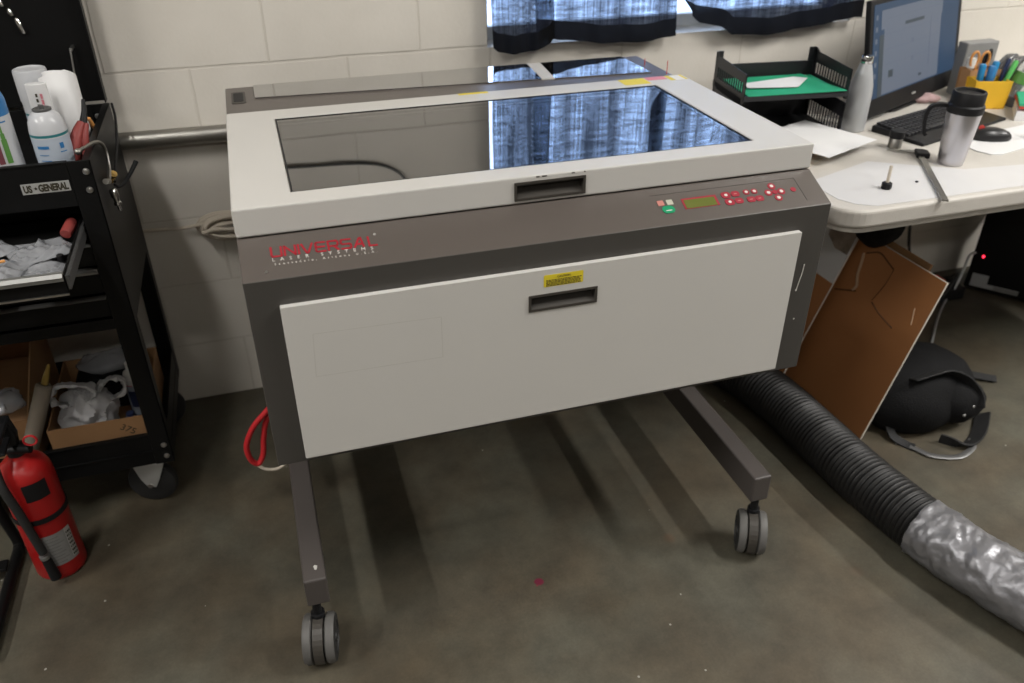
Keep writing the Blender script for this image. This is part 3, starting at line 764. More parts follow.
drawer(-.712, -.046, .716, .768, 0, .003)
# raised lid
b = BM(); box(b, CX0, -.003, -.062, -.058, .962, 1.42)
box(b, CX0, CX0+.003, -.088, -.06, .962, 1.42); box(b, -.006, -.003, -.088, -.06, .962, 1.42); box(b, CX0, -.003, -.088, -.06, 1.417, 1.42)
li = obj('lid', b, 'black', cart, bevel=.001)
b = BM(); tube(b, [(-.050, -.092, 1.094), (-.050, -.095, 1.085), (-.053, -.10, 1.045), (-.057, -.11, .99)], .0022, 8); cyl(b, (-.047, -.06, 1.094), (-.047, -.10, 1.094), .004, seg=10)
for k in range(7): tube(b, [(-.060-.0012*k + math.cos(t)*.0035*(k % 2), -.113 + math.cos(t)*.0035*((k+1) % 2), .983-.0095*k + math.sin(t)*.0065) for t in [2*PI*i/6 for i in range(6)]], .0011, 6, n=3, closed=True)
obj('lid_stay', b, 'steel', li, smooth=True, label='bright steel lid stay')
# bottom shelf
b = BM(); box(b, CX0, CX1, CY0, CY1, ZS0+.04, ZS0+.044)
box(b, CX0+.02, CX1-.004, CY0+.004, CY0+.007, ZS0, ZS1-.003); box(b, CX0+.02, CX1-.02, CY1-.006, CY1-.003, ZS0, ZS1)
for x0 in (CX0+.001, CX1-.004): box(b, x0, x0+.003, CY0+.01, CY1-.01, ZS0, ZS1)
box(b, CX0+.045, CX1-.045, CY0, CY0+.012, ZS1-.004, ZS1)
obj('bottom_shelf', b, 'black', cart, bevel=.001)
def cart_caster(x, y, a):
    T = Matrix.Translation((x, y, 0)) @ Matrix.Rotation(R(a), 4, 'Z')
    b = BM(); prism(b, [(-.045, .145), (.045, .145), (.030, .085), (.018, .060), (-.004, .055), (-.020, .085)], .020, .023, lambda p, q, t: (p, t, q))
    prism(b, [(-.045, .145), (.045, .145), (.030, .085), (.018, .060), (-.004, .055), (-.020, .085)], -.023, -.020, lambda p, q, t: (p, t, q))
    box(b, -.046, .046, -.040, .040, .143, .150); b.transform(T); c = obj('caster', b, 'fork', cart, bevel=.001)
    w_ = BM(); lathe(w_, [(.022, -.002), (.050, 0), (.060, .004), (.0635, .012), (.0635, .020), (.060, .028), (.050, .032), (.022, .034)], (.008, -.016, .0635), 36, axis=(0, 1, 0)); w_.transform(T)
    obj('wheel', w_, 'rubber', c, smooth=True)
    n_ = BM(); cyl(n_, (.008, -.027, .0635), (.008, .027, .0635), .007, seg=10); n_.transform(T); obj('axle', n_, 'steel', c)
cart_caster(-.066, -.450, 166); cart_caster(-.69, -.452, 10); cart_caster(-.07, -.11, 0); cart_caster(-.69, -.11, 0)
# small chrome bits clipped to the inside of the lid
for i, (x, z, l) in enumerate(((-.172, 1.200, .018), (-.158, 1.178, .016), (-.146, 1.148, .036))):
    b = BM(); T = Matrix.Translation((x, -.0655, z)) @ Matrix.Rotation(R(-12), 4, 'Y')
    lathe(b, [(.0052, -l/2), (.0056, -l/2+.003), (.0056, l/2-.006), (.0035, l/2-.002), (.0035, l/2)], (0, 0, 0), 14); b.transform(T)
    single('chrome_socket', b, 'chrome', ('topmost short chrome socket in the row on the raised cart lid', 'middle short chrome socket in the row on the raised cart lid', 'longest and lowest chrome socket on the raised cart lid')[i], 'socket', (x, -.0655, z), 'chrome sockets on the cart lid', smooth=True)

# ------------------------------------------------------------------ in the top tray
def label_patch(bm, c, r, a0, a1, z0, z1, mi, n=8, out=.0006):
    A = [R(a0+(a1-a0)*i/n) for i in range(n+1)]
    for i in range(n):
        q = [(A[i], z0), (A[i+1], z0), (A[i+1], z1), (A[i], z1)]
        vs = [bm.verts.new((c[0]+math.cos(a)*(r+out), c[1]+math.sin(a)*(r+out), c[2]+z)) for a, z in q]
        bm.faces.new(vs).material_index = mi
def cyl_text(bm, s, size, c, r, amid, z, mi=0, up=False, spacing=1.):
    """lettering wrapped on a can; up runs the line up the can"""
    def fn(x, y, o):
        if up: x, y = -y, x
        a = R(amid) + x/r
        return (c[0]+math.cos(a)*(r+.0008+o), c[1]+math.sin(a)*(r+.0008+o), c[2]+z+y)
    return text_into(bm, s, size, fn, spacing=spacing, mi=mi, align='CENTER')
TF = .8705                                                  # tray floor
c = (-.077, -.418, TF)
can = thing('spray_can', 'white and pale blue duster can without cap in front of the rolled paper', 'spray can', c)
b = BM(); lathe(b, [(.033, 0), (.0365, .003), (.0365, .030), (.0365, .120), (.0365, .1225), (.0365, .128), (.0360, .134), (.0335, .150), (.028, .162), (.019, .170), (.0165, .171)], c, 40, mis=[2, 0, 1, 0, 2, 0, 0, 0, 0, 0])
can_b = obj('can_body', b, ['canwhite', 'canlabel', 'teal'], can, smooth=True)
b = BM(); lathe(b, [(.0165, .170), (.0185, .172), (.0185, .1755), (.016, .1765), (.012, .1745), (.009, .173), (.0045, .174), (.0045, .182), (0, .183)], c, 28); obj('valve_cup', b, 'tablesteel', can, smooth=True)
b = BM(); cyl_text(b, 'Cleaner', .013, c, .0365, 258, .112, spacing=1.0); cyl_text(b, 'compressed gas', .0055, c, .0365, 262, .088); cyl_text(b, 'duster 10 oz', .0055, c, .0365, 262, .072)
b.free()
b = BM(); random.seed(11)
for i, (z, w0) in enumerate(((.100, .024), (.086, .020), (.074, .022), (.060, .018), (.046, .020), (.036, .014))):   # blurred print lines
    label_patch(b, c, .0365, 232, 232+w0/.0365*57, z, z+(.006 if i == 0 else .0016), 0)
obj('can_print', b, 'blue', can)
b = BM(); label_patch(b, c, .0365, 303, 316, .098, .110, 0); label_patch(b, c, .0365, 300, 322, .090, .092, 0); obj('can_emblem', b, 'blue', can)
c = (-.118, -.235, TF)
can2 = thing('spray_can', 'tall white capped can with teal band at back of the cart tray', 'spray can', c)
b = BM(); lathe(b, [(.031, 0), (.033, .003), (.033, .120), (.033, .124), (.033, .150)], c, 36, mis=[0, 1, 2, 0]); obj('can_body', b, ['canwhite', 'canlabel', 'teal'], can2, smooth=True)
b = BM(); lathe(b, [(.0345, .150), (.0345, .212), (.033, .2165), (.030, .2175), (.028, .2155), (0, .2150)], c, 36); obj('cap', b, 'canwhite', can2, smooth=True)
# rolled white paper with a printed edge
b = BM(); c = (-.060, -.262); tt = []
n = 46
for i in range(n+1):
    a = R(-150 + 560*i/n); r_ = .024 + .013*i/n
    tt.append((c[0]+math.cos(a)*r_, c[1]+math.sin(a)*r_))
H0 = lambda i: TF + (.205 + .016*math.sin(i*.19+.6) - (.03 if i > 38 else 0)*(i-38)/8)
A = [b.verts.new((x, y, TF)) for x, y in tt]; B = [b.verts.new((c[0]+(x-c[0])*1.13-.004, c[1]+(y-c[1])*1.13, H0(i))) for i, (x, y) in enumerate(tt)]
for i in range(n): b.faces.new((A[i], A[i+1], B[i+1], B[i]))
rp_ = single('paper_roll', b, 'paper', 'rolled up white paper standing behind the duster can', 'paper roll', (c[0], c[1], TF), smooth=True)
sm = rp_.modifiers.new('thickness', 'SOLIDIFY'); sm.thickness = .0016
b = BM(); c = (-.094, -.330, TF)                            # folded inner sheet with printed edge
lathe(b, [(.018, 0), (.020, .03), (.022, .150), (.021, .205), (.019, .206), (.018, .10), (.017, .02)], c, 24)
for v in b.verts: v.co.y = c[1] + (v.co.y-c[1])*.6
r2 = single('paper_sleeve', b, 'paper', 'narrow white paper sleeve with black and pink print between the cans', 'paper sleeve', c, smooth=True)
b = BM()
for i in range(6): box(b, -.100+.0005*i, -.096+.0005*i, -.3440, -.3430, TF+.125+.011*i, TF+.132+.011*i, T=None, mi=0)
for i in range(5): box(b, -.090+.0004*i, -.0855+.0004*i, -.3440, -.3425, TF+.128+.012*i, TF+.138+.012*i, mi=1)
obj('print', b, ['ink', 'pinklabel'], r2)
# cleaner bottle with bottle pictures, at the frame edge
c = (-.176, -.420, TF)
cb = thing('cleaner_can', 'white and blue cleaner can with green bottle picture at tray left end', 'can', c)
b = BM(); lathe(b, [(.034, 0), (.0375, .003), (.0375, .024), (.0375, .172), (.0375, .200), (.034, .214), (.024, .226)], c, 40, mis=[0, 1, 0, 1, 2, 2]); cbb = obj('can_body', b, ['canwhite', 'blue', 'blue'], cb, smooth=True)
b = BM(); lathe(b, [(.026, .222), (.026, .258), (.022, .262), (0, .263)], c, 28); obj('cap', b, 'canwhite', cb, smooth=True)
b = BM()
def bottle_pic(a, z, s, mi):
    n0 = len(b.faces)
    for z0, z1, w_ in ((0, .050, 16), (.050, .062, 12), (.062, .085, 6), (.085, .09, 7)): label_patch(b, c, .0375, a-w_/2*1.0, a+w_/2*1.0, z+z0*s, z+z1*s, mi, n=3)
bottle_pic(303, .078, 1.0, 0); obj('bottle_picture', b, ['bottlegreen'], cb)
b = BM(); bottle_pic(280, .078, .95, 0); obj('bottle_picture', b, ['bottlered'], cb)
b = BM()
label_patch(b, c, .0375, 308, 326, .160, .163, 2); label_patch(b, c, .0375, 312, 322, .045, .047, 2)
obj('can_print', b, ['bottlegreen', 'bottlered', 'blue'], cb)
# red gripped pliers and an orange handled brush leaning in the corner
pl_ = thing('pliers', 'tool with red rubber grips leaning in the tray corner', 'pliers', (-.030, -.40, TF))
b = BM(); tube(b, [(-.052, -.440, TF+.012), (-.046, -.415, TF+.055), (-.034, -.395, TF+.100), (-.018, -.375, TF+.128)], .010, 12, rf=lambda t: .8+.5*math.sin(t*PI)); obj('grip', b, 'redgrip', pl_, smooth=True)
b = BM(); tube(b, [(-.030, -.430, TF+.012), (-.026, -.40, TF+.055), (-.020, -.385, TF+.098), (-.012, -.370, TF+.124)], .009, 12, rf=lambda t: .8+.4*math.sin(t*PI)); obj('grip', b, 'redgrip', pl_, smooth=True)
b = BM(); tube(b, [(-.016, -.372, TF+.124), (-.010, -.36, TF+.145), (-.008, -.345, TF+.168)], .007, 10, rf=lambda t: 1.2-.7*t); obj('jaws', b, 'blackmatte', pl_, smooth=True)
br = thing('small_brush', 'thin stick with orange tip leaning on the cart tray rim', 'brush', (-.015, -.22, TF))
b = BM(); cyl(b, (-.022, -.262, .975), (-.016, -.222, .925), .0042, .0055, seg=12); obj('tip', b, 'orange', br, smooth=True, label='orange tip')
b = BM(); cyl(b, (-.016, -.222, .925), (-.009, -.190, .8745), .0035, .003, seg=10); obj('shaft', b, 'steel', br, smooth=True)
# chrome clamp hooked over the side rim, and air fittings
b = BM(); tube(b, [(-.022, -.475, .966), (-.012, -.45, .966), (.000, -.40, .960), (.008, -.37, .948), (.011, -.355, .925), (.012, -.37, .895), (.0115, -.40, .880), (.011, -.42, .878)], .0036, 10)
cyl(b, (.011, -.42, .878), (.011, -.455, .890), .0065, seg=10); sphere(b, (-.022, -.475, .966), .007, u=10, v=8)
single('metal_hook', b, 'zinc', 'grey metal hook hung over the right rim of the tool cart', 'hook', (0., -.42, .878), smooth=True)
ff = thing('hose_fitting', 'brass and chrome air hose fitting with black lever on cart side', 'fitting', (.012, -.38, .83))
b = BM(); lathe(b, [(.004, -.012), (.0075, -.010), (.0075, .0), (.0055, .002), (.0055, .010), (.009, .012), (.009, .017), (0, .018)], (.0078, -.355, .862), 12, axis=(.4, -.5, .75)); obj('body', b, 'brass', ff, smooth=True)
b = BM(); lathe(b, [(.0065, -.004), (.009, 0), (.009, .014), (.0065, .018), (.0065, .026), (.0085, .028), (.0085, .033), (.004, .036), (.004, .046), (0, .047)], (.010, -.392, .846), 14, axis=(.12, -.15, -1)); obj('coupler', b, 'chrome', ff, smooth=True)
b = BM(); tube(b, [(.013, -.372, .852), (.020, -.36, .842), (.034, -.33, .846), (.052, -.30, .866), (.058, -.29, .874)], .0042, 8, rf=lambda t: .7+.7*t); obj('lever', b, 'blackmatte', ff, smooth=True)
b = BM(); tube(b, [(.006, -.07, .955), (.013, -.12, .93), (.014, -.20, .895), (.014, -.30, .872), (.013, -.36, .855)], .0032, 8); obj('cable', b, 'blackmatte', ff, smooth=True)

# ------------------------------------------------------------------ in the open drawer
DZ = .7825
def crumpled(name, c, r, seed, m_, label, cat, amp=.012, flat=1., group=None, zmin=None):
    b = BM(); sphere(b, c, (r[0], r[1], r[2]), u=26, v=16)
    crumple(b, amp, 26, seed, zmin)
    return single(name, b, m_, label, cat, (c[0], c[1], zmin if zmin is not None else c[2]-r[2]), group, smooth=True)
G1 = 'clear bags in the open drawer'
for c_, w_, d_, h_, rt_, sd, lb in (((-.130, -.560, DZ+.010), .120, .105, .016, 20, 3, 'crumpled clear bag at right end of the open drawer beside the red cap'), ((-.210, -.640, DZ+.010), .150, .105, .016, -12, 5, 'crumpled clear bag nearest the silver edge of the open drawer'),
        ((-.245, -.545, DZ+.012), .130, .110, .018, 35, 8, 'crumpled clear bag at back left of the open drawer'), ((-.120, -.655, DZ+.004), .105, .085, .012, 60, 13, 'small flat clear bag at front right corner of the open drawer')):
    fs = single('plastic_bag', film_sheet(c_, w_, d_, h_, rt_, sd), 'film', lb, 'plastic bag', (c_[0], c_[1], DZ), G1, smooth=True)
    fm = fs.modifiers.new('thickness', 'SOLIDIFY'); fm.thickness = .0006
b = BM(); lathe(b, [(.0, 0), (.011, .001), (.012, .004), (.012, .040), (.009, .047), (0, .049)], (-.085, -.510, DZ+.020), 16, axis=(.25, .9, .25)); single('red_cap', b, 'redgrip', 'red cap beside the right wall of the open drawer', 'cap', (-.085, -.510, DZ+.008), smooth=True)
b = BM(); cyl(b, (-.250, -.660, DZ+.034), (-.170, -.653, DZ+.038), .003, seg=8); single('wooden_stick', b, 'orange', 'short orange stick on the clear bags in the drawer', 'stick', (-.21, -.657, DZ+.034))
b = BM(); lathe(b, [(0, 0), (.007, .001), (.007, .014), (.004, .016), (0, .017)], (-.086, -.600, DZ), 12); lathe(b, [(0, 0), (.006, .001), (.006, .010), (0, .011)], (-.073, -.585, DZ), 12)
single('round_cap', b, 'blackmatte', 'small black knob in the open drawer corner by the slide', 'knob', (-.08, -.59, DZ), smooth=True)

# ------------------------------------------------------------------ on the lower shelf
SZ = ZS0+.0445
def carton(name, x0, x1, y0, y1, z0, hf, hb, label, mi_='kraft', marks=None):
    t = thing(name, label, 'box', ((x0+x1)/2, (y0+y1)/2, z0)); th = .004
    b = BM(); box(b, x0, x1, y0, y0+th, z0, z0+hf); obj('front_panel', b, mi_, t)
    b = BM(); box(b, x0, x1, y1-th, y1, z0, z0+hb); box(b, x0, x1, y0, y1, z0, z0+th)
    for xa in (x0, x1-th): prism(b, [(y0+th, z0), (y1-th, z0), (y1-th, z0+hb), (y0+th, z0+hf)], xa, xa+th, lambda p, q, t_: (t_, p, q))
    obj('box_shell', b, mi_, t)
    if marks: 
        b = BM(); marks(b, y0); obj('handwriting', b, 'ink', t)
    return t
def mk(b, y):
    fn = lambda x, z, o: (-.083 + x*.9 + .1*z, y-.0004-o, .236 + z - .06*x)
    T = Matrix.Rotation(R(62), 4, 'Z')
    text_into(b, '375', .026, lambda x, z, o: (lambda v: (-.110 + v.x, y-.0004-o, .262 + v.y))(Matrix.Rotation(R(-38), 2) @ Vector((x, z))))
b1 = carton('cardboard_box', -.268, -.030, -.475, -.16, SZ, .095, .105, 'open brown cardboard box marked 375 on the cart lower shelf', marks=mk)
b2 = carton('cardboard_box', -.56, -.30, -.46, -.12, SZ, .13, .29, 'tall open cardboard box behind the fire extinguisher on lower shelf')
# white carrier bag stuffed in the box, with two handle loops
bag = thing('carrier_bag', 'white plastic carrier bag stuffed in the cardboard box marked 375', 'bag', (-.185, -.36, SZ+.005))
b = BM(); sphere(b, (-.190, -.375, .262), (.062, .066, .064), u=64, v=40); ridged(b, .020, 17, 2, SZ+.006, 4); obj('bag_body', b, 'bagwhite', bag, smooth=True)
def bag_loop(P, w_, sd):
    b = BM(); strap(b, P, w_, .0016, n=12, side=(.2, -.9, .4)); bmesh.ops.subdivide_edges(b, edges=[e_ for e_ in b.edges if e_.calc_length() > w_*.7], cuts=6)
    ridged(b, .010, 30, sd, None, 3); obj('bag_handle', b, 'bagwhite', bag, smooth=True)
bag_loop([(-.225, -.385, .295), (-.250, -.41, .335), (-.232, -.41, .372), (-.190, -.405, .366), (-.160, -.40, .345), (-.172, -.395, .315), (-.200, -.39, .30)], .040, 4)
bag_loop([(-.165, -.37, .305), (-.140, -.375, .340), (-.112, -.375, .350), (-.092, -.37, .335), (-.098, -.37, .305), (-.125, -.375, .292), (-.150, -.375, .30)], .036, 6)
# bottles beside the bag
c = (-.075, -.325, SZ+.005)
bt = thing('label_bottle', 'white bottle with navy label at right end of the cardboard box', 'bottle', c)
b = BM(); lathe(b, [(.022, 0), (.025, .003), (.025, .100), (.025, .118), (.022, .132), (.012, .140), (.012, .160), (0, .161)], c, 28, mis=[0, 1, 0, 0, 0, 0, 0]); obj('bottle_body', b, ['whiteplastic', 'canlabel'], bt, smooth=True)
b = BM(); label_patch(b, c, .025, 225, 285, .035, .085, 0); label_patch(b, c, .025, 225, 260, .100, .104, 1); obj('bottle_print', b, ['darkliquid', 'pinklabel'], bt)
c = (-.118, -.405, SZ+.022)
b = BM(); lathe(b, [(0, 0), (.017, .001), (.018, .004), (.018, .034), (.010, .042), (.008, .050), (.004, .066), (0, .067)], c, 20, axis=(-.93, -.1, .35)); single('glue_bottle', b, 'whiteplastic', 'small white nozzle bottle lying beside the carrier bag', 'bottle', (c[0], c[1], c[2]-.018), smooth=True)
c = (-.086, -.425, SZ+.0055)
b = BM(); lathe(b, [(.016, 0), (.018, .002), (.018, .052), (.014, .060), (.010, .062), (.010, .072), (0, .073)], c, 20); single('ink_bottle', b, 'darkliquid', 'dark navy small bottle at the front of the cardboard box', 'bottle', c, smooth=True)
b = BM(); sphere(b, (-.15, -.24, .325), (.07, .05, .022), u=26, v=14); crumple(b, .012, 22, 12); single('plastic_packet', b, 'film', 'crumpled grey plastic packet behind the carrier bag', 'packet', (-.15, -.24, .30), smooth=True)
b = BM(); box(b, -.225, -.05, -.285, -.185, SZ+.006, .300); single('dark_case', b, 'blackmatte', 'black case standing behind the carrier bag in the box', 'case', (-.137, -.235, SZ+.006), bevel=.006)
# caulking tube leaning at the left edge of the box
ct = thing('caulk_tube', 'beige sealant tube with yellow tip leaning between the two boxes', 'tube', (-.292, -.485, SZ))
a, e_ = Vector((-.292, -.470, .300)), Vector((-.236, -.440, .425)); d = (e_-a).normalized(); a = a - d*.075
b = BM(); lathe(b, [(.018, 0), (.019, .002), (.019, .190), (.015, .194)], a, 24, axis=d); obj('tube_body', b, 'tubecard', ct, smooth=True)
b = BM(); lathe(b, [(.008, .194), (.007, .215), (.0035, .245), (0, .246)], a, 16, axis=d); obj('nozzle', b, 'mustard', ct, smooth=True)
crumpled('grey_cloth', (-.365, -.40, .345), (.05, .05, .030), 21, 'film', 'crumpled grey plastic in the tall box behind the extinguisher', 'plastic', .014)
b = BM(); box(b, -.555, -.306, -.45, -.13, SZ+.0045, .318); single('packed_paper', b, 'kraftdark', 'brown packing block filling the tall cardboard box', 'packing', (-.43, -.29, SZ+.0045), bevel=.004)

# ------------------------------------------------------------------ fire extinguisher
c = (-.288, -.630, 0)
fe = thing('fire_extinguisher', 'red fire extinguisher standing on the floor before the cart', 'fire extinguisher', c)
b = BM(); lathe(b, [(.050, 0), (.0545, .006), (.0565, .014), (.0565, .300), (.055, .318), (.049, .336), (.036, .350), (.022, .357), (.018, .366), (.018, .376)], c, 44); bd = obj('cylinder', b, 'extred', fe, smooth=True)
b = BM(); label_patch(b, c, .0565, 268, 335, .050, .150, 0, 14); label_patch(b, c, .0565, 318, 334, .056, .150, 1, 5, .0010)
random.seed(5)
for i in range(7):
    for a0 in (320, 324.5, 329):
        label_patch(b, c, .0565, a0, a0+random.uniform(2, 4), .060+.012*i, .066+.012*i, 2, 1, .0014)
for i in range(9): label_patch(b, c, .0565, 273, 273+random.uniform(28, 40), .058+.010*i, .0595+.010*i, 3, 5, .0010)
obj('instruction_label', b, ['extlabel', 'silverpaint', 'ink', 'tablesteel'], bd)
b = BM(); label_patch(b, c, .0565, 270, 322, .262, .312, 0, 10, .001); obj('warning_plate', b, 'blackmatte', bd)
b = BM(); lathe(b, [(.0575, .192), (.0595, .192), (.0595, .206), (.0575, .206), (.0575, .192)], c, 44); obj('strap', b, 'blackmatte', fe, smooth=True)
b = BM(); lathe(b, [(.016, .366), (.019, .368), (.019, .392), (.013, .396), (.013, .412), (0, .413)], c, 20); cyl(b, (c[0]-.034, c[1]-.004, .388), (c[0]+.036, c[1]-.02, .388), .010, seg=14)
vl = obj('valve', b, 'blackmatte', fe, smooth=True)
b = BM(); prism(b, [(-.014, .392), (.016, .398), (.020, .425), (.014, .462), (-.006, .468), (-.016, .440)], -.013, .013, lambda p, q, t: (c[0]-.006+p, c[1]+t, q)); box(b, c[0]-.020, c[0]+.006, c[1]-.085, c[1]+.02, .452, .464); box(b, c[0]-.018, c[0]+.004, c[1]-.075, c[1]+.01, .418, .426)
obj('handle', b, 'blackmatte', fe, bevel=.003)
b = BM(); tube(b, [(c[0]+.044 + math.cos(t)*.013, c[1]-.03, .418 + math.sin(t)*.013) for t in [2*PI*i/10 for i in range(10)]], .0024, 8, closed=True); obj('pull_pin', b, 'airred', vl, smooth=True, label='red pull ring')
b = BM(); tube(b, [(c[0]-.030, c[1]-.006, .386), (c[0]-.038, c[1]-.035, .380), (c[0]-.030, c[1]-.066, .33), (c[0]-.018, c[1]-.070, .25), (c[0]-.010, c[1]-.070, .17), (c[0]-.004, c[1]-.070, .115)], .0098, 12); ho = obj('hose', b, 'rubber', fe, smooth=True)
b = BM(); cyl(b, (c[0]-.003, c[1]-.071, .095), (c[0]+.002, c[1]-.072, .030), .0105, .0125, seg=16); obj('nozzle', b, 'blackmatte', ho, smooth=True)
b = BM(); lathe(b, [(.0112, 0), (.0112, .009)], (c[0]-.004, c[1]-.0705, .098), 16); obj('hose_ferrule', b, 'silver', ho, smooth=True)

fe.scale = (1, 1, .955)

# black steel frame at the left edge of the floor
st = thing('steel_stand', 'black steel stand base on the floor left of the extinguisher', 'stand', (-.44, -.80, 0))
b = BM(); tube(b, [(-.392, -.56, .020), (-.394, -.70, .020), (-.396, -.86, .020), (-.402, -.885, .020), (-.425, -.895, .020), (-.75, -.90, .020)], .0125, 12, n=6); obj('base_tube', b, 'black', st, smooth=True)
b = BM(); tube(b, [(-.392, -.565, .020), (-.395, -.545, .035), (-.41, -.54, .15), (-.44, -.54, .50)], .0125, 12); obj('upright', b, 'black', st, smooth=True)
b = BM(); box(b, -.75, -.40, -.80, -.765, .032, .040); box(b, -.75, -.40, -.65, -.615, .032, .040); obj('cross_bar', b, 'black', st, bevel=.002)

# ------------------------------------------------------------------ curtains over the window
def curtain(label, xs, bot, y, amp, waves, ph, hem_h=.050, top=1.93, slant=0.):
    """xs: left, right; bot: (x, z) along the lower edge"""
    o_ = thing('curtain', label, 'curtain', ((xs[0]+xs[1])/2, y, bot[0][1]), 0, 'dark curtains over the window')
    def zb(x):
        if x <= bot[0][0]: return bot[0][1]
        for (a, za), (b_, zb_) in zip(bot, bot[1:]):
            if x <= b_: return za + (zb_-za)*(x-a)/(b_-a)
        return bot[-1][1]
    nx = 60
    def pt(i, z):
        x = xs[0] + (xs[1]-xs[0])*i/nx; k = (z-.98)
        fold = math.sin(i/nx*waves*2*PI+ph)*amp + .4*amp*math.sin(i/nx*waves*4.7*PI+ph*2+k*2)
        x -= slant*(1-i/nx)*min(.13, max(0, z-bot[0][1]-.01))
        return (x + .004*math.sin(z*9+i*.2), y + fold*(.55+.45*min(1, k*3)) - .012*max(0, .12-k)*4, z)
    for nm, m_, z0f, z1f, nz in (('cloth', 'curtain', lambda x: zb(x)+hem_h, lambda x: top, 26), ('hem', 'hem', lambda x: zb(x), lambda x: zb(x)+hem_h, 5)):
        b = BM(); g_ = []
        for i in range(nx+1):
            x = xs[0] + (xs[1]-xs[0])*i/nx; a, c_ = z0f(x), z1f(x)
            g_.append([b.verts.new(pt(i, a + (c_-a)*j/nz)) for j in range(nz+1)])
        for i in range(nx):
            for j in range(nz): b.faces.new((g_[i][j], g_[i+1][j], g_[i+1][j+1], g_[i][j+1]))
        obj(nm, b, m_, o_, smooth=True)
    return o_
curtain('narrow dark navy curtain at the left end of the window', (1.003, 1.185), [(1.003, 1.015), (1.02, 1.003), (1.06, .996), (1.12, .999), (1.15, 1.008), (1.185, 1.03)], -.050, .012, 2.2, .4)
curtain('wide dark navy curtain in the middle of the window', (1.135, 1.570), [(1.135, 1.030), (1.18, 1.027), (1.33, 1.003), (1.46, .998), (1.570, 1.008)], -.034, .010, 3.2, 1.8)
curtain('dark navy curtain at right of the window behind the letter tray', (1.622, 2.215), [(1.622, 1.062), (1.65, 1.040), (1.725, 1.026), (1.757, 1.001), (1.863, .991), (1.968, .999), (2.2, 1.024)], -.036, .011, 3.6, .2, slant=.80)
b = BM(); cyl(b, (.90, -.042, 1.94), (2.34, -.042, 1.94), .010, seg=14)
cr = single('curtain_rod', b, 'blackmatte', 'thin black rod carrying the dark curtains above the window', 'curtain rod', (1.62, -.042, 1.93), smooth=True)
for x in (.95, 2.29):
    b = BM(); box(b, x-.008, x+.008, -.045, 0, 1.925, 1.932); box(b, x-.012, x+.012, -.004, 0, 1.90, 1.965); obj('bracket', b, 'blackmatte', cr)

# ------------------------------------------------------------------ folding table
TZ = .775
tb = thing('folding_table', 'white plastic folding table with rounded corners right of the laser machine', 'table', (2.58, -.42, 0))
b = BM(); prism(b, rrect(1.594, 3.40, -.879, -.05, .082, 9), TZ-.046, TZ, lambda p, q, t: (p, q, t)); obj('tabletop', b, 'tabletop', tb, bevel=.009, seg=3)
b = BM(); prism(b, rrect(1.605, 3.389, -.868, -.061, .075, 9), TZ-.062, TZ-.046, lambda p, q, t: (p, q, t)); obj('skirt', b, 'tabletop', tb, bevel=.004)
for x in (2.075, 3.20):
    for y in (-.22, -.50):
        b = BM(); cyl(b, (x, y, TZ-.062), (x, y, .03), .0125, seg=14); obj('leg', b, 'tablesteel', tb, smooth=True)
    b = BM(); tube(b, [(x, -.68, .0135), (x, -.05, .0135)], .0135, 12, n=2); cyl(b, (x, -.50, .30), (x, -.22, .30), .010, seg=10); obj('foot_bar', b, 'tablesteel', tb, smooth=True)
# on the table: laid out on a plan drawn for a lower top, then set onto this one
TT = TZ; TZ = .74; before = set(S.objects)
tr = thing('letter_tray', 'black two tier letter tray on the table under the right curtain', 'letter tray', (1.855, -.185, TZ), R(-7.5))
def tier(z, h, solid=None):
    w2, d2 = .162, .112
    b = BM(); box(b, -w2, w2, -d2, d2, z, z+.004); box(b, -w2, w2, d2-.004, d2, z, z+(.128 if solid else .048))
    prism(b, [(-d2-.004, z-.004), (-d2, z+.010), (-d2+.006, z+.010), (-d2+.004, z)], -w2, w2, lambda p, q, t: (t, p, q))
    tt_ = obj('tier', b, 'traypl', tr, local=True)
    for s in (-1, 1):
        b = BM(); x0, x1 = sorted((s*w2, s*(w2-.003)))
        lo_ = z+.002 if s == solid else z+h*.52
        prism(b, [(-d2, z+h-.016), (d2-.03, z+h-.010), (d2-.012, z+h), (d2, z+h), (d2, lo_), (-d2, lo_)], x0, x1, lambda p, q, t: (t, p, q))
        box(b, x0, x1, -d2, d2, z, z+.014); box(b, x0, x1, -d2, -d2+.012, z, z+h-.020); box(b, x0, x1, d2-.018, d2, z, z+h-.005)
        prism(b, [(d2, z+.02), (d2, z+h), (d2-.003, z+h), (d2-.003, z+.02)], *sorted((s*w2, s*(w2-.022))), lambda p, q, t: (t, p, q))
        for i in range(13):
            y = -d2+.016 + i*(2*d2-.036)/12; box(b, x0, x1, y-.0016, y+.0016, z+.010, z+h*.55)
        obj('side_panel', b, 'traypl', tt_, local=True)
    return z
tier(.0, .122, -1); tier(.130, .088)
for sx in (-1, 1):
    for y in (-.106, .106): obj('riser', box(BM(), sx*.1595-.004, sx*.1595+.004, y-.006, y+.006, .117, .132), 'traypl', tr, local=True)
Tt = Matrix.Translation((1.855, -.185, TZ)) @ Matrix.Rotation(R(-7.5), 4, 'Z')
fz = TZ + .1345
fo = thing('folder', 'green paper folder lying in the upper letter tray', 'folder', (1.86, -.19, fz))
def leaf(P, z0, z1, sag=0):
    b = BM(); vs = [Tt @ Vector((x, y, 0)) for x, y in P]
    n = len(vs); A = [b.verts.new((v.x, v.y, fz + z0 + (sag if i == 1 else 0))) for i, v in enumerate(vs)]; B = [b.verts.new((v.x, v.y, fz + z1 + (sag if i == 1 else 0))) for i, v in enumerate(vs)]
    b.faces.new(A[::-1]); b.faces.new(B)
    for i in range(n): b.faces.new((A[i], A[(i+1) % n], B[(i+1) % n], B[i]))
    return b
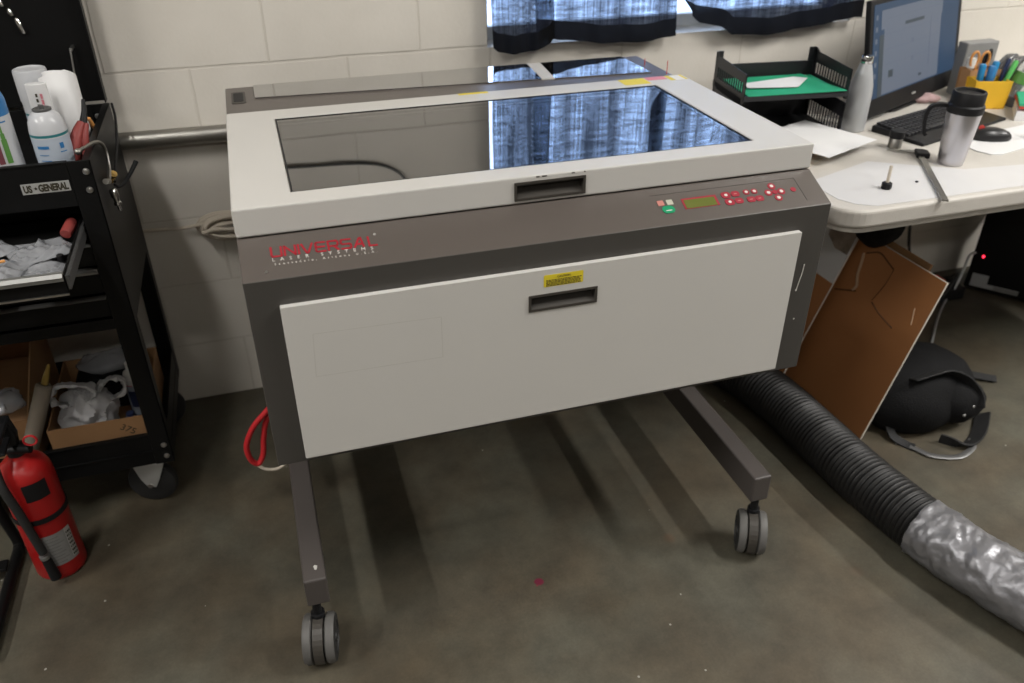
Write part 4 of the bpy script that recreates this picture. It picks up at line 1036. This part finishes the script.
obj('back_cover', leaf([(-.150, -.108), (.152, -.108), (.150, .098), (-.140, .092)], .0002, .003), 'folder', fo)
obj('front_cover', leaf([(-.148, -.112), (.154, -.118), (.120, .100), (-.142, .086)], .0045, .006, .004), 'folder', fo)
b = leaf([(-.136, -.10), (.13, -.112), (.13, .09), (-.13, .08)], .0032, .0043); obj('paper_insert', b, 'paper', fo)
b = leaf([(-.120, -.045), (.030, -.060), (.105, .030), (.070, .052), (-.115, .005)], .0105, .0115); vv = [v.co for v in b.verts]
o_ = single('paper_slip', b, 'paper', 'white paper slip on the green folder in the tray', 'paper', (1.86, -.19, fz+.0105))
for nm, z0, lab in (('folder', .006, 'black folder lying in the lower letter tray'),):
    b = leaf([(-.148, -.10), (.148, -.10), (.148, .095), (-.148, .095)], z0-.1345+.0042-.006, z0-.1345+.010); single(nm, b, 'blackmatte', lab, 'folder', (1.86, -.19, TZ+.0045))
def sheet(name, P, z, t, m_, label, cat, group=None):
    b = prism(BM(), P, z, z+t, lambda p, q, s_: (p, q, s_)); c_ = (sum(p[0] for p in P)/len(P), sum(p[1] for p in P)/len(P), z)
    return single(name, b, m_, label, cat, c_, group)
# water bottle
c = (2.092, -.258, TZ)
wb = thing('water_bottle', 'pale grey metal water bottle standing before the monitor', 'bottle', c)
b = BM(); lathe(b, [(.031, 0), (.0345, .003), (.0355, .010), (.0355, .110), (.033, .138), (.025, .170), (.0185, .192), (.0165, .200)], c, 40); obj('bottle_body', b, 'bottlegrey', wb, smooth=True)
b = BM(); lathe(b, [(.0170, .200), (.0180, .202), (.0180, .218), (.016, .222), (0, .223)], c, 28); obj('cap', b, 'chrome', wb, smooth=True)
# monitor
ang_m = math.atan2(.253, .554); mw, mh = .634, .345
mo = thing('monitor', 'black computer monitor showing a blue desktop and grey window', 'monitor', (2.150, -.244, TZ), ang_m)
TM = Matrix.Translation((0, 0, .020)) @ Matrix.Rotation(R(-10.5), 4, 'X')
def mloc(b): b.transform(TM); return b
b = BM(); box(b, 0, mw, 0, .018, 0, mh); box(b, .05, mw-.16, .016, .042, .05, mh-.06); cas = obj('housing', mloc(b), 'blackmatte', mo, bevel=.004, local=True)
SX0, SX1, SZ0_, SZ1_ = .019, .605, .056, .330
b = BM(); box(b, SX0, SX1, -.0012, .001, SZ0_, SZ1_)
box(b, SX0+.038, SX0+.066, -.0016, -.0012, SZ0_, SZ1_-.09, mi=1)           # dark side bar
box(b, SX0+.066, SX0+.455, -.0016, -.0012, SZ0_+.004, SZ1_-.06, mi=2)      # pale window
box(b, SX0+.045, SX0+.46, -.0019, -.0016, SZ1_-.075, SZ1_-.02, mi=2)
box(b, SX0+.20, SX0+.33, -.0022, -.0019, SZ1_-.078, SZ1_-.068, mi=1)
for z in (.245, .20, .155, .11): box(b, SX0+.08, SX0+.44, -.0019, -.0016, SZ0_+z-.018, SZ0_+z-.0165, mi=3)
for x, z in ((.26, .195), (.255, .135), (.26, .08)): box(b, SX0+x, SX0+x+.010, -.0019, -.0016, SZ0_+z, SZ0_+z+.014, mi=3)
box(b, SX0+.105, SX0+.135, -.0019, -.0016, SZ0_+.050, SZ0_+.072, mi=1); box(b, SX0+.315, SX0+.335, -.0019, -.0016, SZ0_+.022, SZ0_+.030, mi=1); box(b, SX0+.38, SX0+.384, -.0019, -.0016, SZ0_+.05, SZ0_+.21, mi=3)
for i in range(6): box(b, SX0+.012, SX0+.024, -.0016, -.0012, SZ0_+.06+i*.034, SZ0_+.074+i*.034, mi=2)
obj('screen', mloc(b), ['screenblue', 'screendark', 'screenwin', 'screenline'], cas, local=True)
b = BM(); box(b, .30, .325, -.0012, 0, .024, .030); obj('badge', mloc(b), 'silverpaint', cas, local=True)
b = BM(); prism(b, [(.020, .0), (.050, .0), (.085, .16), (.060, .16)], mw*.40, mw*.56, lambda p, q, t: (t, p+.03, q)); obj('stand_neck', b, 'blackmatte', mo, bevel=.003, local=True)
b = BM(); prism(b, rrect(mw*.28, mw*.68, .008, .165, .05, 6), 0, .010, lambda p, q, t: (p, q, t)); obj('stand_base', b, 'blackmatte', mo, bevel=.003, local=True)
# keyboard
kb = thing('keyboard', 'black computer keyboard with palm rest before the monitor', 'keyboard', (2.184, -.462, TZ), math.atan2(.143, .474))
b = BM(); prism(b, [(.0, .0), (.0, .009), (.055, .012), (.172, .022), (.176, .018), (.176, .0)], 0, .448, lambda p, q, t: (t, p, q)); kbb = obj('keyboard_body', b, 'blackmatte', kb, bevel=.004, local=True)
b = BM(); random.seed(2)
for r_ in range(6):
    y = .060 + r_*.0188; z = .0125 + (y-.055)*.085; x = .012
    while x < .432:
        wk = .0165
        if r_ == 0 and .11 < x < .2: wk = .105
        if .318 < x < .326: x += .012
        if x + wk < .438: box(b, x, x+wk-.0022, y, y+.0165, z, z+.0075)
        x += wk + .0022
obj('key', b, 'keys', kbb, bevel=.0012, local=True, seg=1)
# mouse on its white mat
sheet('mouse_mat', [(2.300, -.545), (2.318, -.582), (2.345, -.590), (2.72, -.50), (2.66, -.385), (2.40, -.43), (2.30, -.50)], TZ+.0003, .0025, 'paper', 'white sheet used as a mat under the mouse', 'mouse mat')
ms = thing('computer_mouse', 'black computer mouse on white sheet at right of the mug', 'mouse', (2.415, -.470, TZ+.003), R(-28))
b = BM(); sphere(b, (0, 0, .006), (.060, .031, .030)); 
for v in b.verts: v.co.z = max(0, v.co.z); v.co.y *= 1 - .18*(v.co.x/.06)
obj('mouse_body', b, 'mouse', ms, smooth=True, local=True)
b = BM(); cyl(b, (-.030, -.004, .0315), (-.030, .004, .0315), .008, seg=12); obj('wheel', b, 'redcap', ms, local=True)
# travel mug
c = (2.158, -.597, TZ)
mg = thing('travel_mug', 'stainless travel mug with black lid and handle before the keyboard', 'mug', c)
b = BM(); lathe(b, [(.031, 0), (.0335, .004), (.0345, .012), (.0440, .142), (.0445, .146)], c, 40); obj('mug_body', b, 'mugsteel', mg, smooth=True)
b = BM(); lathe(b, [(.0455, .143), (.0465, .146), (.0465, .162), (.0425, .166), (.0420, .196), (.040, .199), (.036, .199), (.034, .192), (0, .191)], c, 40); obj('lid', b, 'blackmatte', mg, smooth=True)
b = BM(); strap(b, [(c[0]-.036, c[1]+.028, TZ+.158), (c[0]-.054, c[1]+.040, TZ+.157), (c[0]-.070, c[1]+.051, TZ+.146), (c[0]-.074, c[1]+.054, TZ+.118), (c[0]-.070, c[1]+.050, TZ+.082), (c[0]-.064, c[1]+.046, TZ+.074)], .020, .009, side=(.6, .8, 0)); obj('handle', b, 'blackmatte', mg, bevel=.002)
# small jar, caliper, knob
c = (2.100, -.440, TZ)
jr = thing('small_jar', 'tiny glass jar with black lid left of the keyboard', 'jar', c)
b = BM(); lathe(b, [(.017, 0), (.019, .002), (.019, .026), (.016, .030)], c, 28); obj('jar_body', b, 'zinc', jr, smooth=True)
b = BM(); lathe(b, [(.0195, .030), (.021, .031), (.021, .050), (.019, .052), (0, .052)], c, 28); obj('lid', b, 'blackmatte', jr, smooth=True)
cp_ = thing('caliper', 'steel caliper with black slider head lying on the table edge', 'caliper', (2.03, -.66, TZ))
hd, en = Vector((2.128, -.508, TZ+.008)), Vector((1.936, -.827, TZ+.006)); d = (en-hd).normalized(); sd = Vector((-d.y, d.x, 0))
def bar_poly(P, z0, z1): return prism(BM(), [tuple((hd + d*a + sd*c_)[:2]) for a, c_ in P], z0, z1, lambda p, q, t: (p, q, t))
b = bar_poly([(-.01, -.008), ((en-hd).length, -.008), ((en-hd).length, .008), (-.01, .008)], TZ+.004, TZ+.0085); obj('beam', b, 'zinc', cp_, bevel=.0008)
b = bar_poly([(-.004, -.013), (.042, -.013), (.042, .022), (.006, .022), (-.004, .010)], TZ+.001, TZ+.0155); obj('slider', b, 'blackmatte', cp_, bevel=.003)
b = bar_poly([(-.010, -.008), (.008, -.008), (-.006, -.085), (-.011, -.085)], TZ+.0035, TZ+.0075); obj('jaw', b, 'zinc', cp_, bevel=.0006)
b = bar_poly([(-.004, .008), (.006, .008), (.002, .030), (-.001, .030)], TZ+.0035, TZ+.0075); obj('jaw', b, 'zinc', cp_, bevel=.0006)
c = (1.862, -.702, TZ)
kn = thing('threaded_knob', 'black knob with pale post standing on the table near its corner', 'knob', c)
b = BM(); lathe(b, [(.011, 0), (.013, .002), (.013, .016), (.010, .018), (0, .018)], c, 8); obj('knob_head', b, 'blackmatte', kn, bevel=.001)
b = BM(); lathe(b, [(.0042, .018), (.0042, .060), (.0035, .062), (0, .062)], c, 12); obj('post', b, 'cord', kn, smooth=True)
b = BM(); lathe(b, [(.004, 0), (.004, .004), (.002, .005), (0, .005)], (1.968, -.690, TZ), 6); single('hex_nut', b, 'blackmatte', 'tiny dark nut lying between knob and caliper', 'nut', (1.968, -.690, TZ))
sheet('work_sheet', [(1.70, -.60), (1.70, -.725), (1.722, -.765), (1.765, -.792), (2.62, -.798), (2.62, -.70), (2.16, -.650), (1.95, -.515)], TZ+.0002, .0006, 'tablemat', 'large thin white sheet under the caliper and knob', 'sheet')
# pen holders behind the keyboard
def holder(name, label, cx, cy, w_, d_, h, rot, m_):
    t = thing(name, label, 'pen holder', (cx, cy, TZ), R(rot)); b = BM(); th = .003; fl = .006
    box(b, -w_/2, w_/2, -d_/2, d_/2, 0, th)
    for s in (-1, 1):
        prism(b, [(-w_/2, 0), (w_/2, 0), (w_/2+fl, h), (-w_/2-fl, h)], *sorted((s*d_/2, s*(d_/2-th))), lambda p, q, u_: (p, u_, q))
        box(b, *sorted((s*w_/2, s*(w_/2-th))), -d_/2, d_/2, 0, h)
    obj('holder', b, m_, t, local=True); return t
holder('pen_box', 'yellow open box of blue and green pens behind the mug', 2.662, -.182, .108, .066, .090, -18, 'cupyellow')
holder('scissor_box', 'tan card box holding scissors beside the monitor', 2.690, -.105, .100, .060, .105, -8, 'cupbrown')
PG = 'pens in the yellow box'
for i, (x, y, m_, r_, l, dx, lab) in enumerate(((2.632, -.174, 'penblue', .010, .135, -.06, 'thick blue marker at left end of the yellow box'), (2.651, -.188, 'blue', .011, .130, .0, 'dark blue marker in the middle of the yellow box'),
        (2.668, -.172, 'penblue', .010, .140, .08, 'blue marker leaning right behind the yellow box rim'), (2.689, -.196, 'pengreen', .008, .150, .32, 'green pen leaning out of the yellow box'), (2.694, -.182, 'darkliquid', .006, .150, .16, 'dark thin pen at right of the yellow box'))):
    b = BM(); lathe(b, [(r_*.7, 0), (r_, .004), (r_, l*.6), (r_*1.08, l*.62), (r_*1.08, l-.006), (r_*.8, l), (0, l)], (x, y, TZ+.0035), 16, axis=(dx, 0, 1)); single('marker_pen', b, m_, lab, 'pen', (x, y, TZ+.0035), PG, smooth=True)
def scissors(x, y, rot, m_, lab):
    t = thing('scissors', lab, 'scissors', (x, y, TZ+.0035), R(rot), 'scissors in the tan box')
    b = BM(); prism(b, [(-.006, 0), (.006, 0), (.008, .09), (-.008, .09)], -.0015, .0015, lambda p, q, u_: (p, u_, q)); obj('blade', b, 'steel', t, local=True)
    for s in (-1, 1):
        b = BM(); tube(b, [(s*.018 + math.cos(k*2*PI/10)*.013, 0, .132 + math.sin(k*2*PI/10)*.024) for k in range(10)], .0042, 8, closed=True); tube(b, [(s*.003, 0, .085), (s*.006, 0, .10), (s*.013, 0, .112)], .004, 8); obj('handle', b, m_, t, local=True, smooth=True)
    return t
scissors(2.672, -.110, -15, 'orange', 'scissors with orange handles in the tan box'); scissors(2.708, -.102, 25, 'nylongrey', 'scissors with dark grey handles in the tan box')
b = BM(); lathe(b, [(.008, 0), (.008, .10), (.014, .105), (.014, .135), (0, .137)], (2.655, -.096, TZ+.0035), 14); single('glue_stick', b, 'whiteplastic', 'cream capped stick at left of the tan box', 'glue stick', (2.655, -.096, TZ+.0035), smooth=True)
b = BM(); box(b, 2.668, 2.800, -.050, -.006, TZ, .915); single('grey_case', b, 'casegrey', 'grey box standing against block wall behind the tan box', 'box', (2.73, -.03, TZ), bevel=.004)
b = BM()
for k in range(6): tube(b, [(2.80 + math.cos(t)*(.045-.003*k), -.10 - .012*k + .006*math.sin(2*t), TZ+.075 + math.sin(t)*(.062+.003*(k % 3))) for t in [2*PI*i/8+.3*k for i in range(8)]], .0065, 8, closed=True)
single('cable_bundle', b, 'tablesteel', 'bundle of grey cable coiled against the wall behind pens', 'cable', (2.80, -.12, TZ), smooth=True)
c = (2.745, -.200, TZ)
sb = thing('spray_bottle', 'clear bottle with green label leaning near the yellow box', 'bottle', c)
b = BM(); lathe(b, [(.024, 0), (.027, .004), (.027, .125), (.018, .150), (.010, .160), (.010, .178), (0, .179)], c, 24, axis=(.28, -.05, 1)); obj('bottle_body', b, 'glassclear', sb, smooth=True)
b = BM(); lathe(b, [(.0277, .075), (.0277, .110)], c, 24, axis=(.28, -.05, 1)); obj('bottle_label', b, 'bottlegreen', sb, smooth=True)
b = BM(); box(b, 2.765, 2.84, -.225, -.165, TZ, TZ+.028); single('blue_box', b, 'darkliquid', 'low dark blue box right of the yellow box', 'box', (2.80, -.195, TZ), bevel=.003)
# stack of folders at the frame edge
for i, (m_, lab, o1) in enumerate((('paper', 'white paper pad at bottom of the folder stack right of keyboard', 0), ('redcap', 'red folder in the stack right of the keyboard', .006), ('folder', 'green folder on top of the stack right of keyboard', .002))):
    P = [(2.632+o1, -.345), (2.89+o1, -.455), (2.99, -.28+o1), (2.735, -.235+o1)]
    sheet('stacked_folder', P, TZ+.030+.0085*i if i else TZ+.0003, .0082 if i else .0295, m_, lab, 'folder', 'folders stacked right of the keyboard')
c = (2.535, -.515, TZ+.003)
b = BM(); lathe(b, [(.014, 0), (.016, .004), (.010, .016), (.0045, .022), (.0045, .038), (.012, .046), (.015, .062), (.014, .064), (.010, .048), (0, .044)], c, 20); single('clear_stopper', b, 'glassclear', 'small clear glass stopper behind the mouse', 'stopper', c, smooth=True)
b = BM(); sphere(b, (2.52, -.085, TZ+.014), (.05, .022, .014), u=20, v=12); crumple(b, .006, 40, 3, TZ+.0005); single('pink_cloth', b, 'palepink', 'small pink crumpled cloth behind the keyboard', 'cloth', (2.52, -.085, TZ), smooth=True)

DK = .9557
for o in [o for o in S.objects if o not in before and o.parent is None]:
    x, y, z = o.location; o.location = (x*DK + .0149, y*DK - .1031, TT + (z-TZ)*DK); o.scale = (DK, DK, DK)

sheet('sticky_pad', [(1.625, -.590), (1.745, -.530), (1.80, -.42), (1.68, -.44)], TT+.0003, .0265, 'cupyellow', 'block of yellow sticky notes under the white paper beside the laser machine', 'sticky notes')
sheet('paper_sheet', [(1.745, -.604), (1.960, -.521), (1.878, -.305), (1.655, -.385)], TT+.0272, .0012, 'paper', 'white paper sheet on the table in front of the letter tray', 'paper')
# ------------------------------------------------------------------ under and beside the table
def lean(base, y1, slope, angle, th, name, label):
    """board standing on edge: base corner, far end, slope height, lean angle"""
    t = thing(name, label, 'board', base); T = Matrix.Translation(base) @ Matrix.Rotation(R(angle), 4, 'Y')
    return t, T
bd1, T1 = lean((1.870, -.830, .0), 0, .526, 16.6, .005, 'brown_board', 'large brown board with white front edge leaning in front of backpack')
b = box(BM(), 0, .0012, 0, .66, .002, .524); b.transform(T1); bf_ = obj('face', b, 'hardboard', bd1)
b = BM(); box(b, .0012, .0056, -.0005, .66, 0, .526); box(b, -.0004, .0012, -.0012, .0002, 0, .526); b.transform(T1); obj('core', b, 'boardedge', bd1, label='white foam edge')
def mark(pts, w_, m_, nm, lab=None):
    b = BM(); tube(b, [(-.0002, y, z) for y, z in pts], w_*1.7, 6, n=5); b.transform(T1); obj(nm, b, m_, bf_, label=lab)
mark([(.344, .334), (.265, .367)], .0016, 'boardgroove', 'cut_line')
mark([(.294, .479), (.25, .500), (.208, .490), (.176, .480)], .0014, 'boardgroove', 'cut_line')
mark([(.176, .480), (.180, .430), (.196, .372)], .0008, 'boardgroove', 'cut_line')
mark([(.193, .367), (.145, .350), (.087, .339)], .0015, 'boardgroove', 'cut_line')
mark([(.304, .475), (.295, .449), (.287, .410), (.272, .383), (.278, .364)], .0030, 'boardpale', 'scuff', 'pale curved scuff on the board')
mark([(.051, .423), (.036, .378)], .0012, 'boardpale', 'scuff')
bd3, T3 = lean((1.884, -.795, .0), 0, .53, 16.6, .004, 'brown_board', 'second brown board behind the large leaning board, showing as a tan strip along its top')
b = box(BM(), 0, .0045, .045, .70, 0, .5385); b.transform(T3); obj('face', b, 'kraft', bd3)
bd2, T2 = lean((1.8105, -.500, .0), 0, .60, 20.3, .005, 'brown_board', 'brown board with white paper taped on it nearest the laser machine')
b = box(BM(), 0, .0012, 0, .44, .002, .598); b.transform(T2); b2f = obj('face', b, 'hardboard', bd2)
b = BM(); box(b, .0012, .0056, -.0005, .44, 0, .60); box(b, -.0004, .0012, -.0012, .0002, 0, .60); b.transform(T2); obj('core', b, 'boardedge', bd2, label='pale board edge')
b = prism(BM(), [(.0005, .372), (.085, .371), (.145, .462), (.145, .570), (.0005, .570)], -.0012, -.0002, lambda p, q, t: (t, p, q)); b.transform(T2); pa = obj('taped_paper', b, 'paper', bd2, label='white paper with printed picture')
b = prism(BM(), [(.004, .468), (.060, .466), (.110, .490), (.125, .560), (.004, .560)], -.0018, -.0012, lambda p, q, t: (t, p, q)); b.transform(T2); obj('picture', b, 'photo', pa)
# black backpack
bp_ = thing('backpack', 'black backpack lying on the floor behind the leaning brown boards', 'backpack', (2.18, -.74, 0))
b = BM(); sphere(b, (2.165, -.720, .075), (.200, .170, .135), u=40, v=26)
for v in b.verts:
    q = v.co - Vector((2.165, -.720, .075)); s_ = 1 + .10*math.sin(math.atan2(q.y, q.x)*2+.6); v.co = Vector((2.165 + q.x*s_, -.720 + q.y*s_, max(.0, v.co.z)))
crumple(b, .008, 9, 4, 0); bb = obj('main_body', b, 'nylon', bp_, smooth=True)
b = BM(); sphere(b, (2.235, -.820, .085), (.095, .080, .075), u=28, v=18); crumple(b, .006, 14, 8, .004); obj('front_pocket', b, 'nylon', bb, smooth=True)
b = BM(); strap(b, [(2.06, -.81, .188), (2.12, -.815, .200), (2.18, -.815, .198), (2.235, -.835, .172), (2.262, -.870, .130), (2.258, -.893, .095)], .046, .006, side=(.3, -.8, .5)); obj('padded_band', b, 'nylongrey', bb, bevel=.003)
for x, y, z in ((2.236, -.893, .105), (2.208, -.896, .080)):
    b = BM(); sphere(b, (x, y, z), .0055, u=12, v=8); obj('zip_pull', b, 'silver', bb, smooth=True)
b = BM(); strap(b, [(2.33, -.67, .12), (2.37, -.635, .085), (2.42, -.635, .045), (2.47, -.655, .020), (2.545, -.70, .012)], .028, .005, side=(.4, .8, .3)); obj('strap', b, 'nylongrey', bp_)
b = BM(); strap(b, [(2.13, -.905, .010), (2.17, -.945, .008), (2.215, -.945, .010), (2.27, -.915, .016), (2.345, -.850, .020)], .045, .006, side=(.5, -.6, .5)); obj('strap', b, 'nylongrey', bp_)
b = BM(); strap(b, [(2.02, -.80, .05), (2.00, -.85, .02), (2.02, -.885, .006), (2.035, -.91, .006)], .026, .005, side=(.8, .3, .2)); obj('strap', b, 'nylongrey', bp_)
b = BM(); tube(b, [(2.03, -.62, .19), (2.06, -.56, .225), (2.14, -.54, .235), (2.20, -.56, .215)], .010, 8); obj('carry_loop', b, 'nylongrey', bp_, smooth=True)
b = BM(); tube(b, [(2.03, -.90, .006), (2.06, -.955, .006), (2.13, -.985, .006), (2.20, -.965, .006), (2.23, -.93, .006)], .004, 6, flat=(.010, .003)); obj('cord', b, 'tablesteel', bp_, smooth=True)
bp_.location.x -= .035; bp_.scale = (.96, .96, .93)
# black pouch under the table
b = BM(); sphere(b, (1.992, -.575, .600), (.078, .055, .100), u=26, v=18); crumple(b, .008, 14, 5); single('black_pouch', b, 'nylon', 'black pouch hanging under the table above the brown boards', 'pouch', (1.992, -.575, .500), smooth=True)
# computer tower
cpu = thing('computer_tower', 'black computer tower on the floor under the table with red light', 'computer', (2.87, -.15, 0), math.atan2(-.35, .28))
b = BM(); box(b, 0, .46, .0, .19, .012, .45); tw = obj('case', b, 'black', cpu, bevel=.004, local=True)
for x in (.05, .41):
    for y in (.03, .16): 
        b = BM(); cyl(b, (x, y, 0), (x, y, .012), .014, seg=14); obj('foot', b, 'rubber', cpu, local=True)
b = BM(); box(b, .018, .075, -.0008, .0, .040, .075); obj('sticker', b, 'bottlegrey', tw, local=True)
b = BM(); box(b, .018, .185, -.001, .0, .022, .040); box(b, .10, .185, -.0014, -.001, .024, .037, mi=1); obj('sticker', b, ['bottlegrey', 'silver'], tw, local=True)
b = BM(); sphere(b, (.035, -.001, .148), .0042, u=12, v=8); obj('power_light', b, 'led', tw, smooth=True, local=True)
# power strip and leads
ps = thing('power_strip', 'black power strip with plugs lying by the wall under the table', 'power strip', (2.70, -.16, 0))
b = BM(); prism(b, rrect(2.60, 2.82, -.215, -.155, .012, 4), 0, .042, lambda p, q, t: (p, q, t)); obj('strip_body', b, 'blackmatte', ps, bevel=.003)
for i, x in enumerate((2.635, 2.69, 2.745)):
    b = BM(); box(b, x-.02, x+.02, -.208, -.162, .042, .082+.012*(i % 2)); obj('plug', b, 'redcap' if i == 1 else 'blackmatte', ps, bevel=.004)
b = BM(); tube(b, [(2.635, -.185, .088), (2.60, -.15, .14), (2.585, -.11, .22), (2.578, -.085, .40), (2.58, -.075, .66)], .0055, 8); obj('lead', b, 'rubber', ps, smooth=True)
b = BM(); tube(b, [(2.745, -.185, .085), (2.72, -.24, .13), (2.66, -.26, .06), (2.60, -.24, .008), (2.52, -.20, .008)], .0055, 8); obj('lead', b, 'rubber', ps, smooth=True)
b = BM(); tube(b, [(2.868, -.158, .160), (2.835, -.165, .155), (2.805, -.185, .110), (2.775, -.200, .050), (2.73, -.215, .006), (2.60, -.32, .0055), (2.45, -.46, .0055)], .0050, 8); single('grey_lead', b, 'bottlegrey', 'pale grey lead curving from the tower to the floor', 'cable', (2.73, -.22, 0), smooth=True)

# ------------------------------------------------------------------ extraction duct on the floor
du = thing('exhaust_duct', 'black ribbed exhaust duct with silver tape running across the floor', 'duct', (1.70, -1.0, 0))
path = spline([(1.30, -.13, .42), (1.36, -.14, .26), (1.47, -.24, .12), (1.64, -.42, .075), (1.695, -.62, .074), (1.708, -.82, .073), (1.716, -1.03, .072), (1.747, -1.262, .072)], 14)
ln = sum((a-b_).length for a, b_ in zip(path, path[1:])); step = .0022; res = []; acc = 0; pos = 0
cum = [0]
for a, b_ in zip(path, path[1:]): cum.append(cum[-1] + (b_-a).length)
def at_len(s_):
    for k in range(len(cum)-1):
        if cum[k+1] >= s_: t = (s_-cum[k])/(cum[k+1]-cum[k]); return path[k].lerp(path[k+1], t)
    return path[-1]
nn = int(ln/step); pts = [at_len(ln*i/nn) for i in range(nn+1)]
pitch = .0135
b = BM(); tube(b, pts, .0705, 40, smooth=False, rf=lambda t: 1 + .040*(abs(math.sin(PI*t*ln/pitch))**1.3*2-1)); obj('ribbed_hose', b, 'duct', du, smooth=True)
b = BM(); tp = spline([(1.738, -1.225, .0735), (1.776, -1.37, .074), (1.848, -1.56, .075), (1.943, -1.75, .076), (2.062, -1.93, .076)], 34)
tube(b, tp, .0748, 84, smooth=False)
for v in b.verts:
    n_ = mnoise.noise_vector(v.co*Vector((1, 1, 1))*22) ; n2 = mnoise.noise(v.co*70); n3 = mnoise.noise_vector(v.co*Vector((38, 38, 38))); v.co += n_*.0035 + n3*.0012 + Vector((0, 0, 1))*n2*.0012
    v.co.z = max(v.co.z, .0008)
ridged(b, .0042, 26, 3, .0008, 4)
obj('tape_wrap', b, 'tape', du, smooth=True, label='wrinkled silver tape wrap')
